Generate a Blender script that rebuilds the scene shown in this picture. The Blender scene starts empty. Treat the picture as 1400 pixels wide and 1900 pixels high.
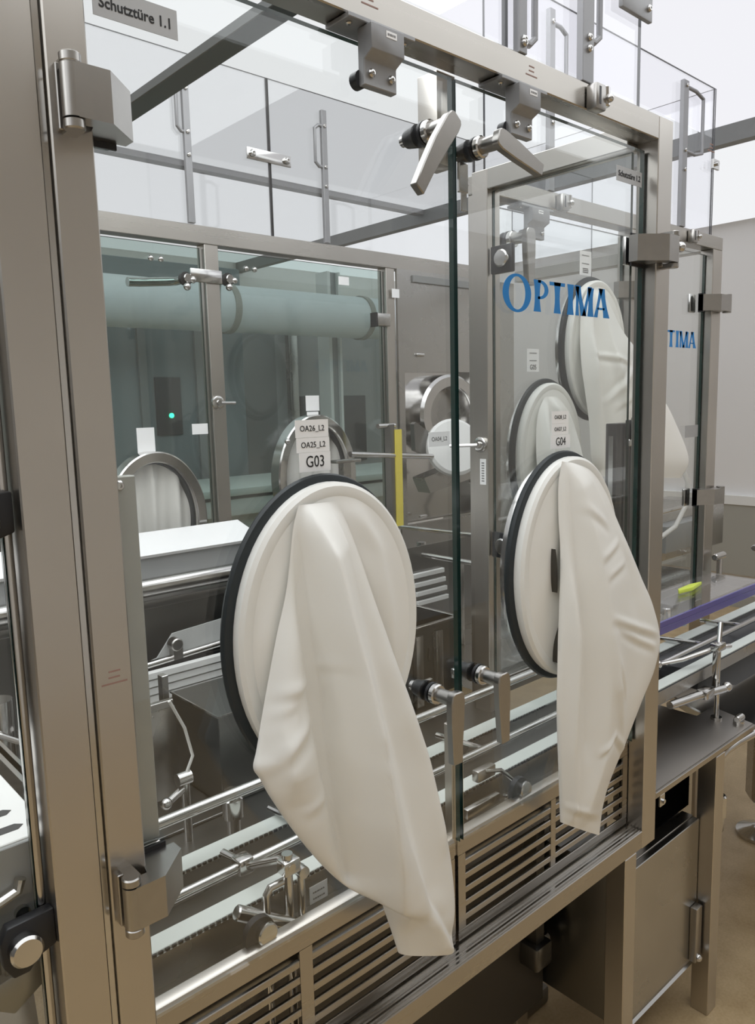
import bpy, bmesh, math, random
from mathutils import Vector, Matrix
random.seed(7)
S = bpy.context.scene
COL = S.collection

# ------------------------------------------------------------------ camera, world, exposure
cam_d = bpy.data.cameras.new('camera')
cam_d.sensor_fit = 'HORIZONTAL'; cam_d.sensor_width = 36.0
cam_d.lens = 36.0 * 1440.0 / 1400.0
cam_d.clip_start = 0.02; cam_d.clip_end = 60
cam = bpy.data.objects.new('camera', cam_d); COL.objects.link(cam)
R = ((0.74240956, -0.11162809, 0.66058097), (-0.66947178, -0.08650965, 0.73778291), (-0.02521067, -0.9899774, -0.13895745))
m = Matrix(((R[0][0], -R[0][1], -R[0][2], 0.0), (R[1][0], -R[1][1], -R[1][2], -0.77648769),
            (R[2][0], -R[2][1], -R[2][2], 1.55), (0, 0, 0, 1)))
cam.matrix_world = m
S.camera = cam
w = bpy.data.worlds.new('world'); S.world = w; w.use_nodes = True
w.node_tree.nodes['Background'].inputs[0].default_value = (0.8, 0.85, 0.9, 1)
w.node_tree.nodes['Background'].inputs[1].default_value = 0.3
S.view_settings.view_transform = 'Standard'; S.view_settings.look = 'None'
S.view_settings.gamma = 1.0; S.view_settings.exposure = 0.52; S.view_settings.use_curve_mapping = False
S.cycles.transparent_max_bounces = 32; S.cycles.max_bounces = 12
S.cycles.sample_clamp_indirect = 6.0
CEIL_POWER = 2.4         # clean air ceiling lights in front of the machine
REAR_GLOW = (0.60, 0.43)  # glow added to plain ceiling panels over the rear of the machine
ROOM_POWER = 0.64        # the lights in the room beyond the clean air zone

# ------------------------------------------------------------------ materials
def new_mat(name):
    mt = bpy.data.materials.new(name); mt.use_nodes = True
    nt = mt.node_tree; b = nt.nodes['Principled BSDF']
    return mt, nt, b
def simple(name, col, rough=0.5, metal=0.0, var=0.06, scale=30.0, bump=0.0, coat=0.0):
    mt, nt, b = new_mat(name)
    tc = nt.nodes.new('ShaderNodeTexCoord'); nz = nt.nodes.new('ShaderNodeTexNoise')
    nz.inputs['Scale'].default_value = scale; nz.inputs['Detail'].default_value = 3
    nt.links.new(tc.outputs['Object'], nz.inputs['Vector'])
    rp = nt.nodes.new('ShaderNodeMapRange')
    rp.inputs[3].default_value = 1 - var; rp.inputs[4].default_value = 1 + var
    nt.links.new(nz.outputs['Fac'], rp.inputs[0])
    mx = nt.nodes.new('ShaderNodeMix'); mx.data_type = 'RGBA'; mx.blend_type = 'MULTIPLY'; mx.inputs[0].default_value = 1
    mx.inputs[6].default_value = (*col, 1); nt.links.new(rp.outputs[0], mx.inputs[7])
    nt.links.new(mx.outputs[2], b.inputs['Base Color'])
    b.inputs['Roughness'].default_value = rough; b.inputs['Metallic'].default_value = metal
    b.inputs['Coat Weight'].default_value = coat
    if bump:
        bp = nt.nodes.new('ShaderNodeBump'); bp.inputs['Strength'].default_value = bump; bp.inputs['Distance'].default_value = 0.002
        nt.links.new(nz.outputs['Fac'], bp.inputs['Height']); nt.links.new(bp.outputs[0], b.inputs['Normal'])
    return mt
def brushed(name, col, rough, scale, dr=0.025, bump=0.0):
    mt, nt, b = new_mat(name)
    tc = nt.nodes.new('ShaderNodeTexCoord'); mp = nt.nodes.new('ShaderNodeMapping')
    mp.inputs['Scale'].default_value = scale
    nz = nt.nodes.new('ShaderNodeTexNoise'); nz.inputs['Scale'].default_value = 1.0; nz.inputs['Detail'].default_value = 4
    nt.links.new(tc.outputs['Object'], mp.inputs[0]); nt.links.new(mp.outputs[0], nz.inputs['Vector'])
    n2 = nt.nodes.new('ShaderNodeTexNoise'); n2.inputs['Scale'].default_value = 5.0; n2.inputs['Detail'].default_value = 2
    nt.links.new(tc.outputs['Object'], n2.inputs['Vector'])
    r1 = nt.nodes.new('ShaderNodeMapRange'); r1.inputs[3].default_value = rough - dr; r1.inputs[4].default_value = rough + dr
    nt.links.new(nz.outputs['Fac'], r1.inputs[0]); nt.links.new(r1.outputs[0], b.inputs['Roughness'])
    mx = nt.nodes.new('ShaderNodeMix'); mx.data_type = 'RGBA'
    mx.inputs[6].default_value = (*[c * 0.90 for c in col], 1); mx.inputs[7].default_value = (*[min(1, c * 1.08) for c in col], 1)
    nt.links.new(n2.outputs['Fac'], mx.inputs[0]); nt.links.new(mx.outputs[2], b.inputs['Base Color'])
    b.inputs['Metallic'].default_value = 1.0
    bp = nt.nodes.new('ShaderNodeBump'); bp.inputs['Strength'].default_value = bump; bp.inputs['Distance'].default_value = 0.001
    nt.links.new(nz.outputs['Fac'], bp.inputs['Height']); nt.links.new(bp.outputs[0], b.inputs['Normal'])
    return mt
def glass(name, tint, refl=1.0):
    mt = bpy.data.materials.new(name); mt.use_nodes = True; nt = mt.node_tree
    for n in list(nt.nodes): nt.nodes.remove(n)
    out = nt.nodes.new('ShaderNodeOutputMaterial'); tr = nt.nodes.new('ShaderNodeBsdfTransparent')
    tr.inputs[0].default_value = (*tint, 1)
    gl = nt.nodes.new('ShaderNodeBsdfGlossy'); gl.inputs['Roughness'].default_value = 0.0
    gl.inputs[0].default_value = (refl, refl, refl, 1)
    geo = nt.nodes.new('ShaderNodeNewGeometry')
    ior = nt.nodes.new('ShaderNodeMapRange'); ior.inputs[3].default_value = 1.5; ior.inputs[4].default_value = 1 / 1.5
    nt.links.new(geo.outputs['Backfacing'], ior.inputs[0])
    fr = nt.nodes.new('ShaderNodeFresnel'); nt.links.new(ior.outputs[0], fr.inputs['IOR'])
    mx = nt.nodes.new('ShaderNodeMixShader')
    nt.links.new(fr.outputs[0], mx.inputs[0]); nt.links.new(tr.outputs[0], mx.inputs[1]); nt.links.new(gl.outputs[0], mx.inputs[2])
    nt.links.new(mx.outputs[0], out.inputs[0])
    return mt
def emit(name, col, strength):
    mt = bpy.data.materials.new(name); mt.use_nodes = True; nt = mt.node_tree
    for n in list(nt.nodes): nt.nodes.remove(n)
    out = nt.nodes.new('ShaderNodeOutputMaterial'); e = nt.nodes.new('ShaderNodeEmission')
    e.inputs[0].default_value = (*col, 1); e.inputs[1].default_value = strength
    nt.links.new(e.outputs[0], out.inputs[0]); return mt

STEEL_V = brushed('brushed_steel_upright', (0.56, 0.53, 0.49), 0.30, (160, 160, 3))
STEEL_H = brushed('brushed_steel_lengthwise', (0.47, 0.445, 0.41), 0.28, (3, 160, 160))
STEEL_Y = brushed('brushed_steel_crosswise', (0.46, 0.445, 0.415), 0.30, (160, 3, 160))
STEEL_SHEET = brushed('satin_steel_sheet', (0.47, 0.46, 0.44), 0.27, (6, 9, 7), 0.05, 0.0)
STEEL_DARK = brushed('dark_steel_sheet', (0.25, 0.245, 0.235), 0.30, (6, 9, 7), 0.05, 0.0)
STEEL_POL = simple('polished_steel', (0.60, 0.59, 0.575), 0.15, 1.0, 0.03)
STEEL_CAST = simple('cast_satin_steel', (0.41, 0.395, 0.375), 0.28, 1.0, 0.06, 60)
GREY_CAST = simple('grey_cast_metal', (0.33, 0.33, 0.335), 0.45, 0.6, 0.06, 90, 0.05)
RUBBER = simple('black_rubber', (0.018, 0.024, 0.027), 0.42, 0.0, 0.1, 20)
BLACK = simple('black_plastic', (0.012, 0.012, 0.014), 0.38)
SLEEVE = simple('cream_sleeve_rubber', (0.915, 0.905, 0.86), 0.40, 0.0, 0.02, 9)
SLEEVE_IN = simple('pale_sleeve_rubber', (0.70, 0.69, 0.65), 0.35, 0.0, 0.04, 9)
CUFF = simple('ivory_cuff_plastic', (0.89, 0.885, 0.845), 0.35, 0.0, 0.01)
STRIP = simple('pale_wear_strip', (0.66, 0.70, 0.66), 0.45, 0.0, 0.03)
WHITE = simple('white_paint', (0.82, 0.82, 0.80), 0.4, 0.0, 0.02, 3)
WALLP = simple('cleanroom_wall_paint', (0.84, 0.825, 0.815), 0.45, 0.0, 0.02, 2)
WALLG = simple('grey_wall_cladding', (0.40, 0.39, 0.35), 0.4, 0.0, 0.04, 2)
WALLD = simple('teal_grey_wall_paint', (0.30, 0.35, 0.34), 0.5, 0.0, 0.06, 2)
CEILP = simple('ceiling_panel_paint', (0.78, 0.78, 0.79), 0.5, 0.0, 0.02, 2)
BEAMP = simple('dark_grey_profile', (0.26, 0.265, 0.26), 0.45, 0.1, 0.05)
GREYM = simple('grey_enamel', (0.30, 0.31, 0.31), 0.4, 0.1, 0.05)
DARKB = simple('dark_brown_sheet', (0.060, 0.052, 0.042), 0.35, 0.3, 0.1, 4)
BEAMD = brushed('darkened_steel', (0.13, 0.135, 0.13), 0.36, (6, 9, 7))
SHADE = simple('matt_black_shade', (0.003, 0.003, 0.003), 1.0)
SHADE.node_tree.nodes['Principled BSDF'].inputs['Specular IOR Level'].default_value = 0.0
BARM = simple('grey_satin_bar', (0.30, 0.30, 0.31), 0.4, 0.35, 0.05)
DARKM = simple('dark_enamel', (0.055, 0.058, 0.062), 0.4, 0.1, 0.05)
PAPER = simple('white_label_paper', (0.95, 0.95, 0.95), 0.5, 0.0, 0.01)
SILVER = simple('silver_label_film', (0.46, 0.46, 0.46), 0.4, 0.3, 0.03)
INK = simple('black_ink', (0.015, 0.015, 0.016), 0.6)
INKG = simple('grey_ink', (0.25, 0.25, 0.25), 0.6)
INKR = simple('faded_red_ink', (0.33, 0.20, 0.165), 0.6)
BLUE = simple('blue_lettering_film', (0.004, 0.20, 0.55), 0.4, 0.0, 0.02)
YELLOW = simple('yellow_strip', (0.85, 0.70, 0.10), 0.45)
LIME = simple('lime_marker', (0.72, 0.85, 0.10), 0.45)
VIOLET = simple('violet_acrylic_edge', (0.10, 0.09, 0.34), 0.15, 0.0, 0.05, 20, 0, 0.5)
GEDGE = simple('green_glass_edge', (0.002, 0.028, 0.023), 0.2, 0.0, 0.2, 8, 0, 0.2)
PEDGE = simple('clear_panel_edge', (0.03, 0.03, 0.035), 0.3, 0.0, 0.1)
LGLASS = glass('clear_door_glass', (0.984, 0.993, 0.990))
DGLASS = glass('green_tinted_glass', (0.745, 0.815, 0.80))
POLY = glass('clear_polycarbonate', (0.975, 0.975, 0.985))
TUBEC = glass('clear_hose', (0.90, 0.92, 0.92))
LEDG = emit('green_led', (0.05, 1.0, 0.45), 2.5)
LAMP = emit('clean_air_diffuser', (0.965, 0.985, 1.0), CEIL_POWER)
LAMPA = emit('aisle_diffuser', (0.965, 0.985, 1.0), 1.15)
LAMPE = emit('end_diffuser', (0.955, 0.955, 1.0), 0.65)
GLOWR = [emit('rear_ceiling_glow_%d' % i, (0.97, 0.985, 1.0), p) for i, p in enumerate(REAR_GLOW)]
GLOW3 = emit('back_room_ceiling_glow', (0.97, 0.985, 1.0), 0.5)  # plain back room ceiling, glow added to lift its tone
LAMP2 = emit('room_diffuser', (0.97, 0.98, 1.0), ROOM_POWER)
def floor_mat():
    mt, nt, b = new_mat('tan_epoxy_floor')
    tc = nt.nodes.new('ShaderNodeTexCoord')
    n1 = nt.nodes.new('ShaderNodeTexNoise'); n1.inputs['Scale'].default_value = 140; n1.inputs['Detail'].default_value = 2
    n2 = nt.nodes.new('ShaderNodeTexNoise'); n2.inputs['Scale'].default_value = 9; n2.inputs['Detail'].default_value = 4
    nt.links.new(tc.outputs['Object'], n1.inputs['Vector']); nt.links.new(tc.outputs['Object'], n2.inputs['Vector'])
    ad = nt.nodes.new('ShaderNodeMath'); ad.operation = 'MULTIPLY_ADD'; ad.inputs[1].default_value = 0.45
    nt.links.new(n1.outputs['Fac'], ad.inputs[0]); nt.links.new(n2.outputs['Fac'], ad.inputs[2])
    cr = nt.nodes.new('ShaderNodeValToRGB')
    cr.color_ramp.elements[0].position = 0.42; cr.color_ramp.elements[0].color = (0.40, 0.285, 0.15, 1)
    cr.color_ramp.elements[1].position = 0.98; cr.color_ramp.elements[1].color = (0.60, 0.455, 0.27, 1)
    nt.links.new(ad.outputs[0], cr.inputs[0]); nt.links.new(cr.outputs[0], b.inputs['Base Color'])
    b.inputs['Roughness'].default_value = 0.32
    return mt
FLOOR = floor_mat()

# ------------------------------------------------------------------ mesh helpers
class MB:
    def __init__(s): s.bm = bmesh.new(); s.mi = 0
    def _tag(s, fs):
        for f in fs: f.material_index = s.mi
    def box(s, x0, x1, y0, y1, z0, z1, b=0.0):
        v = [s.bm.verts.new(p) for p in ((x0,y0,z0),(x1,y0,z0),(x1,y1,z0),(x0,y1,z0),(x0,y0,z1),(x1,y0,z1),(x1,y1,z1),(x0,y1,z1))]
        fs = [s.bm.faces.new([v[i] for i in q]) for q in ((3,2,1,0),(4,5,6,7),(0,1,5,4),(1,2,6,5),(2,3,7,6),(3,0,4,7))]
        s._tag(fs)
        if b:
            es = {e for f in fs for e in f.edges}
            bmesh.ops.bevel(s.bm, geom=list(es), offset=b, segments=(1 if b < 0.002 else 2), profile=0.5, affect='EDGES', clamp_overlap=True)
        return s
    def prism(s, poly, axis, a0, a1, b=0.0):
        def P(u, v, a): return {'x': (a, u, v), 'y': (u, a, v), 'z': (u, v, a)}[axis]
        A = [s.bm.verts.new(P(u, v, a0)) for u, v in poly]; B = [s.bm.verts.new(P(u, v, a1)) for u, v in poly]
        n = len(poly); fs = [s.bm.faces.new(A[::-1]), s.bm.faces.new(B)]
        fs += [s.bm.faces.new((A[i], A[(i+1) % n], B[(i+1) % n], B[i])) for i in range(n)]
        s._tag(fs)
        bmesh.ops.recalc_face_normals(s.bm, faces=fs)
        if b:
            es = {e for f in fs for e in f.edges}
            bmesh.ops.bevel(s.bm, geom=list(es), offset=b, segments=(1 if b < 0.002 else 2), profile=0.5, affect='EDGES', clamp_overlap=True)
        return s
    def sweep(s, pts, rads, n=10, caps=True):
        pts = [Vector(p) for p in pts]
        if not hasattr(rads, '__len__'): rads = [rads] * len(pts)
        rings = []; N = None
        for i, p in enumerate(pts):
            if i == 0: t = pts[1] - pts[0]
            elif i == len(pts) - 1: t = pts[-1] - pts[-2]
            else: t = (pts[i+1] - p).normalized() + (p - pts[i-1]).normalized()
            if t.length < 1e-9: t = pts[i] - pts[i-1] if i else Vector((0,0,1))
            if t.length < 1e-9: t = rings and T or Vector((0,0,1))
            t = t.normalized(); T = t
            if N is None: N = t.orthogonal().normalized()
            N = (N - t * N.dot(t)).normalized(); Bn = t.cross(N)
            rings.append([s.bm.verts.new(p + (N * math.cos(2*math.pi*k/n) + Bn * math.sin(2*math.pi*k/n)) * rads[i]) for k in range(n)])
        fs = []
        for a, b in zip(rings, rings[1:]):
            fs += [s.bm.faces.new((a[k], a[(k+1) % n], b[(k+1) % n], b[k])) for k in range(n)]
        if caps: fs += [s.bm.faces.new(rings[0][::-1]), s.bm.faces.new(rings[-1])]
        s._tag(fs); return s
    def cyl(s, p, q, r, n=20, r2=None, cham=0.0):
        p, q = Vector(p), Vector(q); d = (q - p)
        r2 = r if r2 is None else r2
        if cham:
            u = d.normalized() * cham
            return s.lathe(p, d.normalized(), [(0, max(r-cham, 1e-4)), (cham, r), (d.length-cham, r2), (d.length, max(r2-cham, 1e-4))], n)
        return s.lathe(p, d.normalized(), [(0, r), (d.length, r2)], n)
    def lathe(s, p, ax, prof, n=24):
        p = Vector(p); ax = Vector(ax).normalized(); N = ax.orthogonal().normalized(); Bn = ax.cross(N)
        rings = [[s.bm.verts.new(p + ax*h + (N*math.cos(2*math.pi*k/n) + Bn*math.sin(2*math.pi*k/n))*r) for k in range(n)] for h, r in prof]
        fs = []
        for a, b in zip(rings, rings[1:]):
            fs += [s.bm.faces.new((a[k], a[(k+1) % n], b[(k+1) % n], b[k])) for k in range(n)]
        fs += [s.bm.faces.new(rings[0][::-1]), s.bm.faces.new(rings[-1])]
        s._tag(fs); return s
    def ering(s, cx, cz, prof, n=72):
        # closed ring following an oval in the xz plane; prof = loop of (a, b, y)
        rings = []
        for k in range(n):
            t = 2*math.pi*k/n; rings.append([s.bm.verts.new((cx + a*math.cos(t), y, cz + b*math.sin(t))) for a, b, y in prof])
        m_ = len(prof); fs = []
        for k in range(n):
            A, B = rings[k], rings[(k+1) % n]
            fs += [s.bm.faces.new((A[i], A[(i+1) % m_], B[(i+1) % m_], B[i])) for i in range(m_)]
        s._tag(fs); bmesh.ops.recalc_face_normals(s.bm, faces=fs); return s
    def edisc(s, cx, cz, a, b, y, dome=0.0, n=56, k=14):
        prev = None; c = s.bm.verts.new((cx, y - dome, cz)); fs = []
        for j in range(1, k+1):
            f = j/k; ring = [s.bm.verts.new((cx + a*f*math.cos(2*math.pi*i/n), y - dome*(1-f*f), cz + b*f*math.sin(2*math.pi*i/n))) for i in range(n)]
            if prev is None: fs += [s.bm.faces.new((c, ring[i], ring[(i+1) % n])) for i in range(n)]
            else: fs += [s.bm.faces.new((prev[i], ring[i], ring[(i+1) % n], prev[(i+1) % n])) for i in range(n)]
            prev = ring
        s._tag(fs); return s
    def quad(s, pts):
        f = s.bm.faces.new([s.bm.verts.new(p) for p in pts]); s._tag([f]); return s
    def ball(s, c, r, n=12):
        prof = [(r - r*math.cos(math.pi*i/8), max(1e-4, r*math.sin(math.pi*i/8))) for i in range(9)]
        return s.lathe(Vector(c) - Vector((0, 0, r)), (0, 0, 1), prof, n)
    def build(s, name, mats, parent=None, smooth=True, ang=35):
        me = bpy.data.meshes.new(name)
        s.bm.normal_update(); s.bm.to_mesh(me); s.bm.free()
        for mt in (mats if isinstance(mats, (list, tuple)) else [mats]): me.materials.append(mt)
        if smooth:
            me.polygons.foreach_set('use_smooth', [True]*len(me.polygons))
            me.set_sharp_from_angle(angle=math.radians(ang))
        return link(name, me, parent)
def link(name, me, parent=None):
    o = bpy.data.objects.new(name, me); COL.objects.link(o)
    if parent is not None:
        o.parent = parent; o.matrix_parent_inverse = world_of(parent).inverted()
    return o
def world_of(o):
    if o.parent is None: return o.matrix_basis.copy()
    return world_of(o.parent) @ o.matrix_parent_inverse @ o.matrix_basis
def tag(o, label, cat, group=None, kind='thing'):
    o['label'] = label; o['category'] = cat; o['kind'] = kind
    if group: o['group'] = group
    return o
def thing(name, loc, label, cat, group=None):
    o = bpy.data.objects.new(name, None); COL.objects.link(o); o.location = loc; o.empty_display_size = 0.05
    return tag(o, label, cat, group)
def struct(name, mb, mat, parent=None, **k):
    o = mb.build(name, mat, parent, **k)
    if parent is None: o['kind'] = 'structure'
    return o
def pbox(name, parent, mat, x0, x1, y0, y1, z0, z1, b=0.0015):
    return MB().box(x0, x1, y0, y1, z0, z1, b).build(name, mat, parent)
def text(body, size, loc, mat, parent, name='lettering', align='CENTER', sx=1.0, roll=0.0, bold=0.0):
    cu = bpy.data.curves.new(name, 'FONT'); cu.body = body; cu.size = size; cu.align_x = align; cu.align_y = 'CENTER'
    cu.resolution_u = 3; cu.extrude = 0.00015; cu.offset = bold
    t = bpy.data.objects.new(name, cu); COL.objects.link(t)
    bpy.context.view_layer.update()
    me = bpy.data.meshes.new_from_object(t.evaluated_get(bpy.context.evaluated_depsgraph_get()))
    bpy.data.objects.remove(t); bpy.data.curves.remove(cu)
    me.name = name; me.transform(Matrix.Translation(loc) @ Matrix.Rotation(math.pi/2, 4, 'X') @ Matrix.Rotation(roll, 4, 'Z') @ Matrix.Diagonal((sx, 1, 1, 1)))
    me.materials.clear(); me.materials.append(mat)
    return link(name, me, parent)
def pane(name, parent, mat, edge, x0, x1, y0, y1, z0, z1, axis='y'):
    mb = MB().box(x0, x1, y0, y1, z0, z1)
    mb.bm.normal_update()
    i = {'x': 0, 'y': 1, 'z': 2}[axis]
    for f in mb.bm.faces: f.material_index = 0 if (abs(f.normal[i]) > 0.5 or f.normal.z < -0.5) else 1
    return mb.build(name, [mat, edge], parent, smooth=False)
def screw(parent, p, d, r=0.004, name='screw', mat=None):
    d = Vector(d); p = Vector(p)
    return MB().lathe(p, d, [(0, r), (r*0.5, r), (r*0.9, r*0.7), (r*0.95, r*0.35), (r*0.6, r*0.33)], 12).build(name, mat or STEEL_POL, parent)
def catmull(P, n):
    out = []; m_ = len(P)
    for i in range(n):
        u = i/(n-1)*(m_-1); k = min(int(u), m_-2); f = u - k
        p0, p1, p2, p3 = P[max(k-1, 0)], P[k], P[k+1], P[min(k+2, m_-1)]
        if not hasattr(p1, '__len__'): p0, p1, p2, p3 = (p0,), (p1,), (p2,), (p3,)
        q = tuple(0.5*((2*b) + (-a+c)*f + (2*a-5*b+4*c-d)*f*f + (-a+3*b-3*c+d)*f**3) for a, b, c, d in zip(p0, p1, p2, p3))
        out.append(q if len(q) > 1 else q[0])
    return out

# ------------------------------------------------------------------ room
struct('floor', MB().box(-3, 5.7, -3, 5, -0.05, 0), FLOOR)
struct('ceiling', MB().box(-3, 5.7, -3, 5, 2.76, 2.85), CEILP)
struct('wall_back', MB().box(-3, 5.7, 5, 5.1, 0, 2.76), WALLD)
struct('wall_front', MB().box(-3, 5.7, -3.1, -3, 0, 2.76), simple('beige_wall_paint', (0.80, 0.78, 0.75), 0.5, 0, 0.04, 1.5))
struct('wall_left', MB().box(-3.1, -3, -3, 5, 0, 2.76), simple('dim_grey_wall_paint', (0.20, 0.20, 0.20), 0.5, 0, 0.05, 1.5))
struct('wall_right', MB().box(5.7, 5.8, -3, 5, 0, 2.76), WALLP)
struct('trim_1', MB().box(5.66, 5.7, -3, 5, 0.24, 0.755), WALLG)
struct('trim_2', MB().box(5.65, 5.7, -3, 5, 0.755, 0.82), WHITE)
struct('trim_3', MB().box(-3, 3.63, 2.77, 2.83, 2.71, 2.76), simple('light_grey_profile', (0.30, 0.30, 0.31), 0.45))
struct('trim_5', MB().box(-3, 5.7, 4.97, 5.0, 2.05, 2.76), WHITE)
struct('trim_4', MB().box(3.63, 3.69, -3, 5, 2.66, 2.76), BEAMP)
struct('baseboard_right', MB().box(5.64, 5.7, -3, 5, 0, 0.1), WALLG)
# ceiling lights: large square diffusers side by side, over the machine and beyond the profile; rear ones are plain panels with added glow
for y0, y1, mt, lb in ((-1.49, -0.10, LAMPA, 'long ceiling diffuser over the aisle just before the glass doors'),
                      (-0.09, 1.00, LAMP, 'brightest ceiling diffuser right above the front glass doors'), (1.01, 1.72, GLOWR[0], 'long ceiling panel given a dim glow above the rear glass doors'),
                      (1.73, 2.76, GLOWR[1], 'long ceiling panel given a faint glow beyond the rear clear panels')):
    tag(MB().box(-2.95, 1.90 if mt is LAMP else 3.62, y0, y1, 2.735, 2.76).build('ceiling_light', mt, None, smooth=False), lb, 'ceiling light')
tag(MB().box(1.91, 3.62, -0.09, 1.00, 2.735, 2.76).build('ceiling_light', LAMPE, None, smooth=False), 'softer ceiling diffuser above the set-back frame beyond the corner post', 'ceiling light')
tag(MB().box(3.70, 5.62, -2.95, 4.95, 2.735, 2.76).build('ceiling_light', LAMP2, None, smooth=False), 'wide ceiling diffuser between the dark ceiling profile and the white wall', 'ceiling light')
tag(MB().box(-2.95, 3.62, 2.85, 4.95, 2.735, 2.76).build('ceiling_light', GLOW3, None, smooth=False), 'plain ceiling given the faintest glow over the room behind the machine', 'ceiling light')

# ------------------------------------------------------------------ main machine frame
fr = thing('filling_machine', (0.9, 0.02, 0), 'brushed stainless steel tube frame carrying the glass doors G03 and G04', 'machine frame')
B = 0.0016
MB().box(0.238, 0.286, 0, 0.05, 0.0, 2.066, B).build('post', STEEL_V, fr)
MB().box(0.2855, 0.2955, 0.012, 0.05, 0.0, 2.06).box(0.2872, 0.2938, 0.006, 0.012, 0.0, 2.06).build('seam_strip', STEEL_POL, fr)
MB().box(0.295, 0.336, 0, 0.05, 0.0, 2.066, B).build('post', STEEL_V, fr)
MB().box(1.423, 1.476, 0, 0.045, 0.60, 2.066, B).build('post', STEEL_V, fr)
MB().box(0.336, 1.423, 0, 0.045, 2.024, 2.066, B).build('top_beam', STEEL_H, fr)
MB().box(0.336, 1.423, 0, 0.045, 0.602, 0.641, B).build('bottom_beam', STEEL_H, fr)
lg = MB()
for i in range(4): lg.box(0.338, 1.42, 0.004+i*0.0072, 0.0075+i*0.0072, 0.641, 0.6432)
lg.build('ledge_groove', STEEL_POL, fr)
MB().box(1.357, 1.401, 0, 0.045, 0.0, 0.602, B).build('leg', STEEL_V, fr)
MB().box(1.357, 1.401, 0.28, 0.325, 0.0, 0.602, B).build('leg', STEEL_V, fr)
MB().box(0.590, 0.627, 0.045, 1.27, 2.026, 2.04, 0.001).build('crossbar', BEAMD, fr)
MB().box(-0.75, 2.45, 1.27, 1.315, 2.016, 2.066, B).build('rear_beam', STEEL_H, fr)
MB().box(1.19, 1.235, 1.27, 1.315, 0.7, 2.016, B).build('rear_post', STEEL_V, fr)
MB().box(1.90, 1.94, 1.27, 1.315, 0.7, 2.016, B).build('rear_post', STEEL_V, fr)
MB().box(0.52, 0.565, 1.27, 1.315, 0.7, 2.016, B).build('rear_post', STEEL_V, fr)
MB().box(1.39, 1.435, 0.045, 0.387, 2.012, 2.055, B).build('end_beam', STEEL_Y, fr)
MB().box(1.39, 1.435, 0.387, 0.432, 0.60, 2.055, B).build('end_post', STEEL_V, fr)
MB().box(0.872, 0.912, 0.046, 0.086, 1.895, 2.024, 0.002).build('stop_post', STEEL_V, fr)
MB().box(0.880, 0.908, 0.040, 0.058, 0.80, 1.03, 0.0015).build('stop_post', STEEL_V, fr)
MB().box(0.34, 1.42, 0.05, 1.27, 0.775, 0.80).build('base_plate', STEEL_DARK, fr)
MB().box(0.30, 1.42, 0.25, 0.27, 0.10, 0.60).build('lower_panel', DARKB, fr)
MB().box(0.338, 0.372, 0.038, 0.052, 1.05, 1.478, 0.0012).build('door_stop_strip', simple('matt_grey_strip', (0.40, 0.40, 0.37), 0.45, 0.3), fr)
screw(fr, (0.352, 0.038, 1.468), (0, -1, 0), 0.006, 'strip_screw')
# small faded printed notes on the tubes
def faded(parent, x, z, vertical=False):
    mb = MB()
    for i, (a, b) in enumerate(((0.3, 0.75), (0.28, 0.72), (0.0, 1.0))):
        mb.box(x + a*0.028, x + b*0.028, -0.0004, 0.001, z - i*0.0065, z - i*0.0065 + 0.0018)
    mb.build('faded_print', INKR, parent)
faded(fr, 0.690, 2.054); faded(fr, 1.02, 2.052); faded(fr, 0.302, 1.276)
# bracket under the frame between the legs
bk = thing('frame_bracket', (1.40, 0.3, 0.3), 'dark steel clamp block with bolts behind the front leg under the frame', 'bracket')
pbox('block', bk, STEEL_DARK, 1.33, 1.39, 0.20, 0.26, 0.24, 0.30, 0.008)
for z in (0.255, 0.285): MB().cyl((1.39, 0.23, z), (1.405, 0.23, z), 0.012, 10).build('bolt', STEEL_POL, bk)
MB().box(1.345, 1.375, 0.215, 0.25, 0.30, 0.60).build('stay', STEEL_DARK, bk)
ft = pbox('foot', fr, STEEL_DARK, 1.38, 1.52, 0.30, 0.42, 0.0, 0.05, 0.01)
MB().cyl((1.45, 0.36, 0.05), (1.45, 0.36, 0.25), 0.018, 14).build('spindle', STEEL_V, ft)

# ------------------------------------------------------------------ slotted air grilles below the doors
def grille(x0, x1, bar0, bar1, label):
    g = thing('slotted_grille', ((x0+x1)/2, 0.03, 0.644), label, 'grille', 'slotted steel grilles under the glass doors')
    y0, y1 = 0.0365, 0.0405
    zt, zb, e = 0.835, 0.6445, 0.018
    zs0, zs1 = 0.664, 0.800
    fm = MB()
    fm.box(x0, x1, y0, y1, zs1, zt - 0.006, 0.0008); fm.box(x0, x1, y0, y1, zb, zs0, 0.0008)
    fm.box(x0, x0+e, y0, y1, zs0, zs1); fm.box(x1-e, x1, y0, y1, zs0, zs1); fm.box(bar0, bar1, y0, y1, zs0, zs1)
    fm.build('grille_frame', STEEL_H, g)
    MB().prism([(y0, zt-0.007), (y0+0.002, zt-0.002), (y0+0.006, zt), (0.056, zt), (0.056, zt-0.003), (y0+0.005, zt-0.004)], 'x', x0, x1).build('top_flange', STEEL_H, g)
    MB().box(x0, x0+0.004, y1, 0.066, zb, zt-0.005).build('side_flange', STEEL_H, g)
    MB().box(x1-0.004, x1, y1, 0.066, zb, zt-0.005).build('side_flange', STEEL_H, g)
    n = 5; pitch = (zs1 - zs0)/(n + 0.5)
    me = None
    for (a, b) in ((x0+e, bar0), (bar1, x1-e)):
        me = None
        for i in range(n):
            zc = zs0 + (i+1)*pitch - pitch*0.28
            if me is None:
                o = MB().box(a, b, y0, y1+0.002, zc-0.0055, zc+0.0055, 0.001).build('slat', STEEL_H, g); me = o.data; z0 = zc
            else:
                o = link('slat', me, g); o.location = (0, 0, zc - z0)
    return g
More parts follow.
